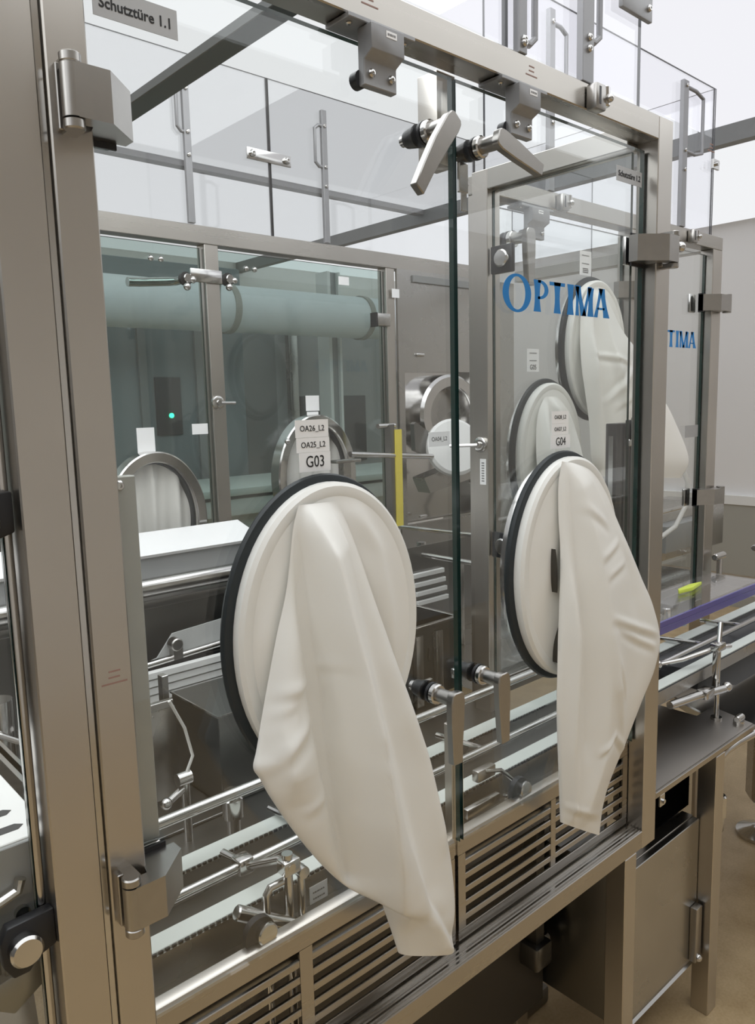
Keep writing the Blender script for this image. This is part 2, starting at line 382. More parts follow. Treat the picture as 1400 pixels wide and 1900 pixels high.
GRA = grille(0.340, 0.880, 0.562, 0.584, 'slotted stainless air grille below the glass door marked G03')
GRB = grille(0.888, 1.420, 1.148, 1.163, 'slotted stainless air grille below the glass door marked G04')
def stud(g, x, z):
    a = math.pi
    xb = x-0.005
    pl = [(xb-0.023, z-0.035)] + [(xb+0.023*math.cos(a - a*i/10), z+0.023*math.sin(a - a*i/10)) for i in range(11)] + [(xb+0.023, z-0.035)]
    MB().prism(pl, 'y', 0.052, 0.062).build('rubber_buffer', BLACK, g)
    MB().lathe((x+0.002, 0.052, z), (0, -1, 0), [(0, 0.0155), (0.008, 0.0155), (0.010, 0.0135), (0.0105, 0.002)], 28).build('buffer_disc', STEEL_POL, g)
stud(GRA, 0.516, 0.845); stud(GRB, 1.080, 0.843)

# ------------------------------------------------------------------ doors, handles, hinges
def lever(parent, x, z, end, bent=False, yf=0.025, sc=1.0):
    h = MB()
    h.cyl((x, yf-0.001, z), (x, yf-0.006*sc, z), 0.0165*sc, 24)
    r = h.build('handle_seal', BLACK, parent)
    MB().cyl((x, yf-0.006*sc, z), (x, yf-0.017*sc, z), 0.0158*sc, 24, cham=0.002).build('rosette', STEEL_POL, r)
    h = MB().cyl((x, yf-0.017*sc, z), (x, yf-0.050*sc, z), 0.0105*sc, 20, 0.0115*sc)
    d = Vector((end[0]-x, 0, end[1]-z)); L = d.length; d.normalize(); nrm = Vector((-d.z, 0, d.x))
    prof = []
    for (t, hw) in ((-0.014, 0.008), (-0.010, 0.0125), (0.0, 0.0145), (L*0.35, 0.0135), (L*0.7, 0.011), (L, 0.0095)):
        t2 = t*sc if t < 0 else t
        bend = (0.010*((t/L)**2) if bent else 0.0)
        prof.append((Vector((x, 0, z)) + d*t2 + nrm*(hw*sc+bend), Vector((x, 0, z)) + d*t2 - nrm*(hw*sc-bend)))
    poly = [(p.x, p.z) for p, q in prof] + [(q.x, q.z) for p, q in prof[::-1]]
    h.prism(poly, 'y', yf-0.044*sc, yf-0.057*sc, 0.0015*sc)
    h.build('lever_handle', STEEL_CAST, parent)
    c = MB().cyl((x, yf+0.010, z), (x, yf+0.032, z), 0.016*sc, 18, 0.012*sc)
    c.build('handle_nut', BLACK, parent)
    s_ = 1 if end[0] > x else -1
    MB().box(min(x, x-s_*0.03), max(x, x-s_*0.03), yf+0.024, yf+0.032, z-0.008, z+0.008, 0.002).cyl((x, yf+0.03, z), (x, yf+0.042, z), 0.008, 14).build('latch_cam', STEEL_POL, parent)
def hinge(parent, xp, zc, s, hh=0.030, wide=0.060):
    # xp: pin position on the post, s=+1 leaf to the right
    X = lambda v: xp + s*v
    pl = [(X(0.001), -0.032), (X(0.034), -0.032), (X(wide+0.010), 0.004), (X(wide+0.010), 0.022), (X(0.03), 0.022), (X(0.022), -0.012), (X(0.001), -0.012)]
    hb = MB().prism(pl, 'z', zc-hh+0.006, zc+hh-0.006).build('hinge', STEEL_CAST, parent, ang=15)
    MB().cyl((X(0), -0.022, zc-hh+0.0065), (X(0), -0.022, zc+hh-0.0065), 0.0100, 20).build('hinge_barrel', STEEL_CAST, hb)
    for a in (-1, 1):
        MB().cyl((X(0), -0.022, zc+a*(hh-0.006)), (X(0), -0.022, zc+a*(hh+0.004)), 0.0100, 20, cham=0.0015).box(
            min(X(-0.004), X(0.010)), max(X(-0.004), X(0.010)), -0.024, 0.001, min(zc+a*(hh-0.005), zc+a*(hh+0.003)), max(zc+a*(hh-0.005), zc+a*(hh+0.003))).build('hinge_bracket', STEEL_CAST, hb)
    MB().box(min(X(-0.008), X(0.012)), max(X(-0.008), X(0.012)), -0.006, 0.001, zc-hh, zc+hh, 0.001).build('hinge_leaf', STEEL_CAST, hb)
    MB().box(min(X(0.030), X(wide)), max(X(0.030), X(wide)), 0.022, 0.0252, zc-hh, zc+hh).build('clamp_gasket', BLACK, hb)
    MB().box(min(X(0.036), X(wide)), max(X(0.036), X(wide)), 0.034, 0.042, zc-hh+0.004, zc+hh-0.004, 0.002).build('clamp_plate', STEEL_POL, hb)
def sticker(parent, x0, x1, z0, z1, y, body=None, size=0.01, mat=None, ink=None, sx=1.0, roll=0.0):
    o = MB().box(x0, x1, y-0.0006, y, z0, z1).build('sticker', mat or PAPER, parent, smooth=False)
    if body: text(body, size, ((x0+x1)/2, y-0.0010, (z0+z1)/2), ink or INK, o, 'printed_text', sx=sx, roll=roll)
    return o
def smudge(parent, x0, x1, z0, z1, y, rows=1, ink=None):
    mb = MB(); rnd = random.Random(int(x0*1e4))
    for r in range(rows):
        zc = z1 - (z1-z0)*(r+0.5)/rows; x = x0
        while x < x1 - 0.001:
            wd = rnd.uniform(0.0015, 0.004); mb.box(x, min(x+wd, x1), y-0.0004, y, zc-0.0012, zc+0.0012); x += wd + 0.001
    return mb.build('printed_marks', ink or INKG, parent, smooth=False)

# flared capital letters of the maker's lettering on the doors
def flared(s_, x, z, h, w, th):
    # upright stem, slimmer at the waist
    n = 6; L, Rr = [], []
    for i in range(n+1):
        t = i/n; hw = th*(0.40 + 0.20*(2*t-1)**2)
        L.append((x-hw, z+h*t)); Rr.append((x+hw, z+h*t))
    s_.append(L + Rr[::-1])
def slant(s_, xa, za, xb, zb, th):
    n = 6; d = Vector((xb-xa, zb-za)); nn = Vector((1, 0)); L, Rr = [], []
    for i in range(n+1):
        t = i/n; hw = th*(0.40 + 0.22*(2*t-1)**2); p = Vector((xa, za)) + d*t
        L.append(tuple(p - nn*hw)); Rr.append(tuple(p + nn*hw))
    s_.append(L + Rr[::-1])
def optima(parent, x0, x1, zb, h, y):
    W = (x1-x0); mb = MB(); P = []; th = W*0.054
    u = lambda f: x0 + W*f
    H = h*0.90; z0 = zb
    def oval(cx, cz, ao, bo, ai, bi, a0=0.0, a1=2*math.pi, n=40):
        for i in range(n):
            t0 = a0 + (a1-a0)*i/n; t1 = a0 + (a1-a0)*(i+1)/n
            P.append([(cx+ao*math.cos(t0), cz+bo*math.sin(t0)), (cx+ao*math.cos(t1), cz+bo*math.sin(t1)),
                      (cx+ai*math.cos(t1), cz+bi*math.sin(t1)), (cx+ai*math.cos(t0), cz+bi*math.sin(t0))])
    oval(u(0.120), zb+h*0.46, W*0.120, h*0.53, W*0.070, h*0.455)
    flared(P, u(0.295), z0, H, 0, th)
    oval(u(0.315), z0+H*0.70, W*0.080, H*0.30, W*0.045, H*0.215, -math.pi/2, math.pi/2, 16)
    P.append([(u(0.30), z0+H), (u(0.30), z0+H*0.915), (u(0.32), z0+H*0.915), (u(0.32), z0+H)])
    P.append([(u(0.30), z0+H*0.485), (u(0.30), z0+H*0.40), (u(0.32), z0+H*0.40), (u(0.32), z0+H*0.485)])
    flared(P, u(0.478), z0, H, 0, th)
    P.append([(u(0.405), z0+H*1.0), (u(0.408), z0+H*0.885), (u(0.548), z0+H*0.885), (u(0.551), z0+H)])
    flared(P, u(0.605), z0, H, 0, th)
    flared(P, u(0.672), z0, H*0.97, 0, th*0.55)
    slant(P, u(0.672), z0+H, u(0.738), z0, th*0.9); slant(P, u(0.738), z0, u(0.80), z0+H, th*0.6)
    flared(P, u(0.808), z0, H*0.97, 0, th)
    slant(P, u(0.862), z0, u(0.918), z0+H, th*0.6); slant(P, u(0.978), z0, u(0.922), z0+H, th*1.0)
    P.append([(u(0.880), z0+H*0.27), (u(0.880), z0+H*0.34), (u(0.955), z0+H*0.34), (u(0.955), z0+H*0.27)])
    for q in P: mb.prism(q, 'y', y-0.0004, y)
    return mb.build('brand_lettering', BLUE, parent, smooth=False)

GY0, GY1 = 0.025, 0.034
d1 = thing('glass_door', (0.61, 0.03, 0.84), 'frameless glass door with the Schutztüre 1.1 sign and port G03', 'door')
pane('glass_pane', d1, LGLASS, GEDGE, 0.339, 0.881, GY0, GY1, 0.834, 2.008)
lever(d1, 0.822, 1.920, (0.748, 1.831), True)
lever(d1, 0.819, 1.108, (0.817, 1.010))
hinge(d1, 0.309, 1.843, 1); hinge(d1, 0.309, 1.022, 1, 0.030, 0.062)
sg = MB().box(0.355, 0.4475, GY0-0.0008, GY0, 1.940, 1.9695).build('sign_plate', SILVER, d1, smooth=False)
text('Schutztüre 1.1', 0.0148, (0.4012, GY0-0.0012, 1.9535), INK, sg, 'sign_lettering', sx=0.93, bold=0.0002)
sticker(d1, 0.5815, 0.6345, 1.5085, 1.531, GY0, 'OA26_L2', 0.0105, sx=0.95, ink=INK)
sticker(d1, 0.5825, 0.6355, 1.4895, 1.508, GY0, 'OA25_L2', 0.0105, sx=0.95, ink=INK)
sticker(d1, 0.5860, 0.6365, 1.4645, 1.489, GY0, 'G03', 0.021, sx=0.85)
d2 = thing('glass_door', (1.15, 0.03, 0.84), 'frameless glass door with blue lettering and glove port G04', 'door')
pane('glass_pane', d2, LGLASS, GEDGE, 0.889, 1.416, GY0, GY1, 0.834, 2.008)
lever(d2, 0.930, 1.920, (1.022, 1.893))
lever(d2, 0.927, 1.110, (0.930, 1.008))
hinge(d2, 1.447, 1.824, -1, 0.030, 0.075)
MB().ball((1.474, -0.022, 1.832), 0.010).build('hinge_knob', STEEL_POL, d2)
sg = MB().box(1.319, 1.407, GY0-0.0008, GY0, 1.940, 1.9665).build('sign_plate', SILVER, d2, smooth=False)
text('Schutztüre 1.2', 0.0142, (1.363, GY0-0.0012, 1.9532), INK, sg, 'sign_lettering', sx=0.92, bold=0.0002)
MB().box(0.917, 0.937, 0.044, 0.050, 1.862, 1.905, 0.001).box(0.921, 0.934, 0.044, 0.047, 1.835, 1.862, 0.001).build('latch_tongue', STEEL_POL, d2)
optima(d2, 0.994, 1.300, 1.6935, 0.057, GY0)
sticker(d2, 1.1265, 1.1755, 1.507, 1.528, GY0, 'OA28_L2', 0.0095, sx=0.92, ink=INK)
sticker(d2, 1.1265, 1.1755, 1.487, 1.5065, GY0, 'OA27_L2', 0.0095, sx=0.92, ink=INK)
sticker(d2, 1.124, 1.181, 1.463, 1.4865, GY0, 'G04', 0.020, sx=0.85)

# ------------------------------------------------------------------ interlock switches under the top beam
def interlock(x0, x1, yb, zt, label, steel=False):
    s_ = thing('interlock_switch', ((x0+x1)/2, yb, zt), label, 'switch', 'grey interlock switches under the top beams')
    pbox('mounting_plate', s_, GREY_CAST, x0-0.028, x1+0.03, yb-0.012, yb+0.035, zt-0.006, zt, 0.001)
    for xx in (x0-0.018, x1+0.02): screw(s_, (xx, yb+0.0, zt-0.006), (0, 0, -1), 0.004)
    prof = [(yb-0.022, zt-0.007), (yb-0.022, zt-0.038), (yb-0.006, zt-0.046), (yb-0.006, zt-0.076), (yb+0.006, zt-0.076), (yb+0.006, zt-0.007)]
    MB().prism(prof, 'x', x0, x1, 0.0012).build('switch_body', GREY_CAST, s_)
    for xx in (x0+0.011, x1-0.011): screw(s_, (xx, yb-0.006, zt-0.061), (0, -1, 0), 0.0055)
    MB().cyl((x0+0.004, yb+0.004, zt-0.066), (x0+0.004, yb+0.016, zt-0.066), 0.011, 18).build('magnet_puck', BLACK, s_)
    st = MB().box(x0+0.024, x0+0.042, yb-0.0226, yb-0.022, zt-0.020, zt-0.012).build('sticker', PAPER, s_, smooth=False)
    smudge(st, x0+0.026, x0+0.040, zt-0.018, zt-0.014, yb-0.0227)
    return s_
interlock(0.692, 0.748, 0.006, 2.023, 'grey interlock switch hanging from the beam above port G03')
interlock(0.985, 1.037, 0.006, 2.023, 'grey interlock switch hanging from the beam above the blue lettering')
interlock(1.605, 1.675, 0.446, 2.020, 'grey interlock switch on the rear beam, seen through the lettered door')

# ------------------------------------------------------------------ glove ports
def fold_depth(x, z, folds, creases):
    # folds: (polyline from top to bottom, amplitude at top/middle/bottom, width left, width right)
    d = 0.0
    for pl, am, wl, wr in folds:
        z0, z1 = pl[0][1], pl[-1][1]
        zz = min(max(z, z1), z0)
        for (xa, za), (xb, zb) in zip(pl, pl[1:]):
            if za >= zz >= zb:
                f = (za-zz)/max(1e-6, za-zb); g = f*f*(3-2*f)*0.3 + f*0.7; xf = xa + (xb-xa)*g; break
        u = (z0-zz)/(z0-z1)
        A = am[0] + (am[1]-am[0])*u*2 if u < 0.5 else am[1] + (am[2]-am[1])*(u-0.5)*2
        end = max(0.0, 1 - max(0, z-z0)/0.02, 0) * max(0.0, 1 - max(0, z1-z)/0.04)
        q = (x-xf)/(wl if x < xf else wr)
        d += A*end*math.exp(-abs(q)**1.5)
    for (xa, za), (xb, zb), A, w_ in creases:
        L2 = (xb-xa)**2 + (zb-za)**2; al = ((x-xa)*(xb-xa) + (z-za)*(zb-za))/L2
        if -0.1 < al < 1.1:
            n = ((x-xa)*(zb-za) - (z-za)*(xb-xa))/math.sqrt(L2)/w_
            taper = math.sin(math.pi*min(1, max(0, (al+0.1)/1.2)))**0.7
            d += A*taper*(math.exp(-n*n) - 0.7*math.exp(-(n-1.7)**2))
    return d
def drape(Lp, Rp, ye, bulge, folds, creases=(), back=0.012, NS=90, NT=170, pw=0.5):
    L = catmull(Lp, NT); Rr = catmull(Rp, NT); Y = catmull(ye, NT); Bg = catmull(bulge, NT)
    mb = MB(); front, rear = [], []
    for j in range(NT):
        rf, rr = [], []
        t = j/(NT-1)
        for i in range(NS+1):
            s_ = i/NS
            x = L[j][0] + (Rr[j][0]-L[j][0])*s_; z = L[j][1] + (Rr[j][1]-L[j][1])*s_
            h = min(1, t/0.42); h = h*h*(3-2*h); env = max(0.0, 4*s_*(1-s_))**(1.6 + (pw-1.6)*h)
            d = Bg[j]*env + fold_depth(x, z, folds, creases)*min(1, env*1.5)*min(1, t*9)**1.3
            d = max(d, -0.004)
            rf.append(mb.bm.verts.new((x, Y[j]-d, z)))
            rr.append(rf[-1] if i in (0, NS) else mb.bm.verts.new((x, Y[j] + back*env*min(1, t*4) + 0.0005, z)))
        front.append(rf); rear.append(rr)
    for j in range(NT-1):
        for i in range(NS):
            mb.bm.faces.new((front[j][i], front[j+1][i], front[j+1][i+1], front[j][i+1]))
            q = (rear[j][i], rear[j][i+1], rear[j+1][i+1], rear[j+1][i])
            mb.bm.faces.new(list(dict.fromkeys(q)))
    bmesh.ops.smooth_vert(mb.bm, verts=[v for r in front for v in r[1:-1]], factor=0.5, use_axis_x=False, use_axis_y=True, use_axis_z=False)
    return mb
def port(cx, cz, a, b, yg, label, ac, bc, dome=0.004):
    p = thing('glove_port', (cx, yg, cz-b), label, 'glove port')
    MB().ering(cx, cz, [(a-0.004, b-0.004, yg-0.001), (a, b, yg-0.005), (a+0.001, b+0.001, yg-0.009), (a-0.001, b-0.001, yg-0.0135), (a-0.007, b-0.007, yg-0.0155),
                        (ac-0.004, bc-0.004, yg-0.0155), (ac-0.004, bc-0.004, yg-0.001)]).build('gasket_ring', RUBBER, p)
    MB().ering(cx, cz, [(ac, bc, yg-0.014), (ac+0.002, bc+0.002, yg-0.019), (ac+0.002, bc+0.002, yg-0.030), (ac-0.003, bc-0.003, yg-0.0345), (ac-0.012, bc-0.012, yg-0.0350),
                        (ac-0.018, bc-0.018, yg-0.033), (ac-0.018, bc-0.018, yg-0.012)]).build('cuff_ring', CUFF, p)
    MB().ering(cx, cz, [(ac-0.010, bc-0.010, yg+0.010), (ac-0.010, bc-0.010, yg+0.022), (ac-0.024, bc-0.024, yg+0.022), (ac-0.024, bc-0.024, yg-0.010), (ac-0.016, bc-0.016, yg-0.010)]).build('inner_flange', STEEL_POL, p)
    return p
def membrane(p, cx, cz, a, b, y, wr, hole=None, top=(0, 0.9), folds=()):
    mb = MB().edisc(cx, cz, a, b, y, 0.0, 96, 30)
    rnd = random.Random(int(cx*1000))
    ph = [rnd.uniform(0, 6.28) for _ in range(4)]
    for v in mb.bm.verts:
        u, w_ = (v.co.x-cx)/a, (v.co.z-cz)/b; rr = math.hypot(u, w_)
        th = math.atan2(u, -(w_-top[1]))
        k = max(0, 1-rr**4)
        if folds: v.co.y -= min(1, k*2)*fold_depth(v.co.x, v.co.z, folds, ())
        v.co.y -= k*(0.006 + wr*(0.5*math.sin(9*th+ph[0]) + 0.35*math.sin(15*th+ph[1])) * min(1, (top[1]-w_)*0.9 if w_ < top[1] else 0))
    if hole:
        dead = [f for f in mb.bm.faces if hole(f.calc_center_median())]
        bmesh.ops.delete(mb.bm, geom=dead, context='FACES')
    return mb.build('membrane', SLEEVE, p, ang=60)

p1 = port(0.613, 1.257, 0.158, 0.204, 0.025, 'large oval port with a draped cream sleeve under the label G03', 0.146, 0.193)
membrane(p1, 0.613, 1.257, 0.131, 0.178, -0.0085, 0.003, folds=[([(0.652, 1.412), (0.681, 1.357), (0.696, 1.272), (0.706, 1.20)], (0.006, 0.009, 0.003), 0.022, 0.012), ([(0.53, 1.36), (0.50, 1.28), (0.485, 1.19)], (0.0, 0.005, 0.0), 0.012, 0.02)])
G1L = [(0.555, 1.429), (0.543, 1.401), (0.527, 1.331), (0.506, 1.272), (0.483, 1.198), (0.468, 1.149), (0.461, 1.129), (0.469, 1.112), (0.482, 1.083), (0.515, 1.024), (0.559, 0.958), (0.603, 0.907), (0.65, 0.871), (0.661, 0.847), (0.685, 0.771)]
G1R = [(0.614, 1.428), (0.627, 1.4), (0.643, 1.356), (0.664, 1.295), (0.69, 1.223), (0.715, 1.151), (0.733, 1.098), (0.75, 1.048), (0.763, 0.994), (0.777, 0.938), (0.791, 0.871), (0.799, 0.797), (0.794, 0.755), (0.792, 0.742), (0.790, 0.731)]
FO1 = [([(0.558, 1.44), (0.566, 1.426), (0.575, 1.361), (0.581, 1.288), (0.593, 1.198), (0.602, 1.113), (0.613, 1.023), (0.63, 0.934), (0.648, 0.85)], (0.030, 0.060, 0.030), 0.013, 0.038),
       ([(0.545, 1.432), (0.549, 1.365), (0.552, 1.3), (0.557, 1.232), (0.565, 1.121), (0.577, 1.031), (0.595, 0.934)], (-0.016, -0.055, -0.026), 0.017, 0.015),
       ([(0.528, 1.421), (0.522, 1.358), (0.513, 1.296), (0.504, 1.232), (0.493, 1.169), (0.498, 1.107)], (0.010, 0.022, 0.014), 0.016, 0.036),
       ([(0.626, 1.098), (0.638, 1.034), (0.652, 0.98), (0.674, 0.93), (0.7, 0.873), (0.73, 0.817), (0.759, 0.762), (0.785, 0.73)], (0.004, 0.018, 0.022), 0.045, 0.020),
       ([(0.601, 1.42), (0.618, 1.329), (0.637, 1.24), (0.656, 1.148), (0.678, 1.05), (0.696, 0.948), (0.72, 0.856)], (0.0, -0.012, -0.006), 0.020, 0.024),
       ([(0.62, 1.41), (0.640, 1.345), (0.660, 1.285), (0.684, 1.215), (0.708, 1.141), (0.742, 1.040), (0.755, 0.984), (0.768, 0.930)], (0.012, 0.016, 0.008), 0.022, 0.010),
       ([(0.690, 0.93), (0.715, 0.86), (0.750, 0.80), (0.782, 0.75)], (0.0, -0.010, -0.012), 0.012, 0.012)]
CR1 = [((0.466, 1.209), (0.540, 1.215), 0.006, 0.006), ((0.535, 1.214), (0.580, 1.232), 0.006, 0.006), ((0.475, 1.185), (0.526, 1.206), 0.003, 0.007), ((0.484, 1.146), (0.549, 1.176), 0.0035, 0.008), ((0.519, 1.054), (0.557, 1.070), 0.003, 0.007), ((0.47, 1.13), (0.53, 1.16), 0.004, 0.009)]
drape(G1L, G1R, [-.013, -.016, -.020, -.023, -.026, -.029, -.031, -.032, -.034, -.035, -.035, -.034, -.033, -.033, -.033],
      [0, .004, .010, .015, .020, .023, .025, .026, .027, .027, .026, .025, .022, .018, .010], FO1, CR1).build('sleeve', SLEEVE, p1, ang=80)

p2 = port(1.148, 1.255, 0.158, 0.204, 0.025, 'large oval port with a draped cream sleeve under the label G04', 0.146, 0.193)
membrane(p2, 1.148, 1.255, 0.131, 0.178, -0.0085, 0.004)
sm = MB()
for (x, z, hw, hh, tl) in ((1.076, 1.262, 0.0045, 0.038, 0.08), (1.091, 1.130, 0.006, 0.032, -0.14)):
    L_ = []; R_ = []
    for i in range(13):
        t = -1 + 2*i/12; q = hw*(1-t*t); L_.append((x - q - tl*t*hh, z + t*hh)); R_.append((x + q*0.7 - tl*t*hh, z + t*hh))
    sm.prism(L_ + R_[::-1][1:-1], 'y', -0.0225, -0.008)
sm.build('slit_shade', simple('slit_shade_colour', (0.05, 0.045, 0.035), 0.6), p2)  # dark leaf pieces paint the shade inside the sleeve slits
G2L = [(1.091, 1.445), (1.079, 1.408), (1.076, 1.354), (1.077, 1.309), (1.075, 1.254), (1.071, 1.199), (1.067, 1.144), (1.064, 1.087), (1.063, 1.03), (1.066, 0.971), (1.071, 0.91), (1.077, 0.848), (1.08, 0.812)]
G2L = [(x + 0.012*max(0, 1-i/6), z) for i, (x, z) in enumerate(G2L)]
G2R = [(1.137, 1.44), (1.187, 1.422), (1.227, 1.382), (1.257, 1.333), (1.291, 1.279), (1.334, 1.21), (1.375, 1.149), (1.404, 1.077), (1.387, 1.02), (1.342, 0.971), (1.285, 0.906), (1.218, 0.827), (1.2, 0.739)]
FO2 = [([(1.081, 1.445), (1.086, 1.409), (1.084, 1.281), (1.09, 1.114), (1.084, 0.944), (1.092, 0.842)], (0.012, 0.022, 0.012), 0.010, 0.014),
       ([(1.107, 1.452), (1.132, 1.405), (1.154, 1.27), (1.165, 1.165), (1.171, 1.066), (1.165, 0.917), (1.129, 0.828)], (0.012, 0.020, 0.010), 0.024, 0.050),
       ([(1.112, 1.43), (1.116, 1.276), (1.126, 1.126), (1.126, 0.95)], (-0.006, -0.013, -0.006), 0.014, 0.016),
       ([(1.175, 1.15), (1.190, 1.05), (1.205, 0.996), (1.233, 0.92)], (0.0, 0.012, 0.002), 0.010, 0.022),
       ([(1.062, 1.43), (1.066, 1.358), (1.065, 1.232), (1.059, 1.095), (1.055, 0.954)], (0.004, 0.010, 0.006), 0.006, 0.008),
       ([(1.21, 1.36), (1.28, 1.22), (1.30, 1.10), (1.27, 1.0)], (0.0, -0.008, 0.0), 0.03, 0.03)]
CR2 = [((1.159, 1.277), (1.240, 1.292), 0.0035, 0.007), ((1.171, 1.243), (1.255, 1.252), 0.0035, 0.006), ((1.186, 1.165), (1.365, 1.096), 0.006, 0.007), ((1.213, 1.14), (1.355, 1.073), 0.005, 0.007),
       ((1.149, 0.926), (1.192, 0.949), 0.005, 0.006), ((1.192, 0.949), (1.253, 0.896), 0.005, 0.006), ((1.199, 1.084), (1.23, 1.01), 0.005, 0.006), ((1.133, 1.368), (1.202, 1.328), 0.0025, 0.008),
       ((1.05, 0.862), (1.18, 0.790), 0.004, 0.006)]
drape(G2L, G2R, [-.013, -.016, -.020, -.024, -.028, -.031, -.033, -.034, -.034, -.034, -.034, -.033, -.033],
      [0, .006, .012, .016, .020, .023, .025, .026, .026, .026, .024, .020, .012], FO2, CR2).build('sleeve', SLEEVE, p2, ang=80)

# ------------------------------------------------------------------ second machine, set back beyond the corner post
f2 = thing('packing_machine', (2.0, 0.46, 0), 'stainless steel tube frame set back beyond the corner post', 'machine frame')
Y2 = 0.44
MB().box(1.437, 2.665, Y2, Y2+0.045, 2.024, 2.066, B).build('top_beam', STEEL_H, f2)
MB().box(2.60, 2.665, Y2, Y2+0.045, 0.0, 2.024, B).build('post', STEEL_V, f2)
MB().box(2.09, 2.135, Y2, Y2+0.045, 0.0, 2.024, B).build('post', STEEL_V, f2)
MB().box(1.437, 1.475, Y2, Y2+0.045, 0.0, 2.024, B).build('post', STEEL_V, f2)
MB().box(1.475, 2.60, Y2, Y2+0.045, 0.80, 0.845, B).build('bottom_beam', STEEL_H, f2)
MB().box(2.615, 2.66, Y2+0.045, 1.27, 2.024, 2.066, B).build('end_beam', STEEL_Y, f2)
MB().box(1.475, 3.2, Y2+0.05, 1.25, 0.775, 0.80).build('base_plate', STEEL_SHEET, f2)
faded(f2, 1.62, 2.054)
d3 = thing('glass_door', (1.75, 0.47, 0.85), 'set-back glass door carrying two glove ports, seen through the lettered door', 'door')
pane('glass_pane', d3, LGLASS, GEDGE, 1.48, 2.085, Y2+0.025, Y2+0.034, 0.85, 2.008)
lever(d3, 1.560, 1.935, (1.562, 1.82), yf=Y2+0.025, sc=1.25)
hb = MB().prism([(2.12, Y2-0.034), (2.085, Y2-0.034), (2.035, Y2+0.006), (2.035, Y2+0.022), (2.09, Y2+0.022), (2.12, Y2-0.002)], 'z', 1.83, 1.875).build('hinge', STEEL_CAST, d3, ang=15)
for (x0, x1, z0, z1) in ((1.637, 1.687, 1.620, 1.678), (1.868, 1.923, 1.881, 1.945)):
    st = sticker(d3, x0, x1, z0, z1, Y2+0.025)
    smudge(st, x0+0.010, x1-0.010, z0+0.042*(z1-z0)/0.058, z1-0.006, Y2+0.0243)
    smudge(st, x0+0.010, x1-0.010, z0+0.024*(z1-z0)/0.058, z0+0.032*(z1-z0)/0.058, Y2+0.0243)
    if x0 < 1.7: text('G05', 0.018, ((x0+x1)/2, Y2+0.024, z0+0.011), INK, st, 'printed_text', sx=0.9)
    else: smudge(st, x0+0.014, x1-0.014, z0+0.006, z0+0.020, Y2+0.0243, 3, INK)
MB().ball((1.80, Y2+0.022, 1.648), 0.004).build('screw', STEEL_POL, d3)
d4 = thing('glass_door', (2.37, 0.47, 0.85), 'narrow strip of glass door with blue lettering between corner post and white wall', 'door')
pane('glass_pane', d4, LGLASS, GEDGE, 2.14, 2.595, Y2+0.025, Y2+0.034, 0.85, 2.008)
optima(d4, 2.228, 2.545, 1.703, 0.058, Y2+0.025)
for zc in (1.850, 1.205):
    pl = [(2.67, Y2-0.034), (2.595, Y2-0.034), (2.548, Y2+0.006), (2.548, Y2+0.022), (2.60, Y2+0.022), (2.60, Y2-0.002), (2.67, Y2-0.002)]
    hb = MB().prism(pl, 'z', zc-0.026, zc+0.026).build('hinge', STEEL_CAST, d4, ang=15)
    MB().box(2.548, 2.56, Y2+0.005, Y2+0.022, zc-0.030, zc+0.030).build('clamp_gasket', BLACK, hb)
    MB().cyl((2.668, Y2-0.02, zc-0.03), (2.668, Y2-0.02, zc+0.03), 0.014, 18).build('hinge_barrel', STEEL_CAST, hb)
    MB().box(2.52, 2.56, Y2+0.035, Y2+0.045, zc-0.03, zc+0.03, 0.004).build('clamp_plate', STEEL_POL, hb)
sticker(d4, 2.49, 2.58, 1.410, 1.450, Y2+0.0250, mat=SILVER)
p3 = port(1.704, 1.402, 0.148, 0.200, Y2+0.025, 'oval port with sleeve under the label G05, behind the lettered door', 0.134, 0.187)
membrane(p3, 1.704, 1.402, 0.119, 0.172, Y2-0.0085, 0.006, None, (-0.1, 0.9))
G3L = [(1.66, 1.555), (1.625, 1.51), (1.61, 1.44), (1.61, 1.36), (1.62, 1.28), (1.63, 1.20), (1.64, 1.12)]
G3R = [(1.72, 1.555), (1.77, 1.505), (1.80, 1.43), (1.815, 1.35), (1.825, 1.27), (1.82, 1.19), (1.80, 1.10)]
drape(G3L, G3R, [Y2-.012, Y2-.018, Y2-.024, Y2-.03, Y2-.032, Y2-.034, Y2-.034], [0, .006, .012, .016, .018, .018, .014],
      [([(1.645, 1.56), (1.640, 1.47), (1.645, 1.36), (1.65, 1.12)], (0.012, 0.022, 0.018), 0.016, 0.024), ([(1.675, 1.55), (1.680, 1.47), (1.684, 1.363), (1.69, 1.12)], (-0.004, -0.014, -0.01), 0.014, 0.014),
       ([(1.690, 1.56), (1.715, 1.469), (1.725, 1.359), (1.73, 1.12)], (0.010, 0.020, 0.016), 0.014, 0.030), ([(1.73, 1.55), (1.78, 1.466), (1.79, 1.352), (1.79, 1.12)], (0.006, 0.012, 0.01), 0.012, 0.02)], NS=60, NT=90
      ).build('sleeve', SLEEVE, p3, ang=80)
p4 = port(1.915, 1.682, 0.150, 0.195, Y2+0.025, 'highest oval port, cream sleeve draped towards the corner post behind the lettered door', 0.136, 0.182)
membrane(p4, 1.915, 1.682, 0.121, 0.167, Y2-0.0085, 0.006, None, (-0.1, 0.9))
G4L = [(1.85, 1.835), (1.815, 1.79), (1.80, 1.71), (1.80, 1.63), (1.812, 1.56), (1.830, 1.476), (1.842, 1.387), (1.877, 1.335)]
G4R = [(1.90, 1.84), (1.945, 1.809), (2.003, 1.739), (2.093, 1.667), (2.206, 1.558), (2.293, 1.474), (2.394, 1.35), (2.354, 1.290)]
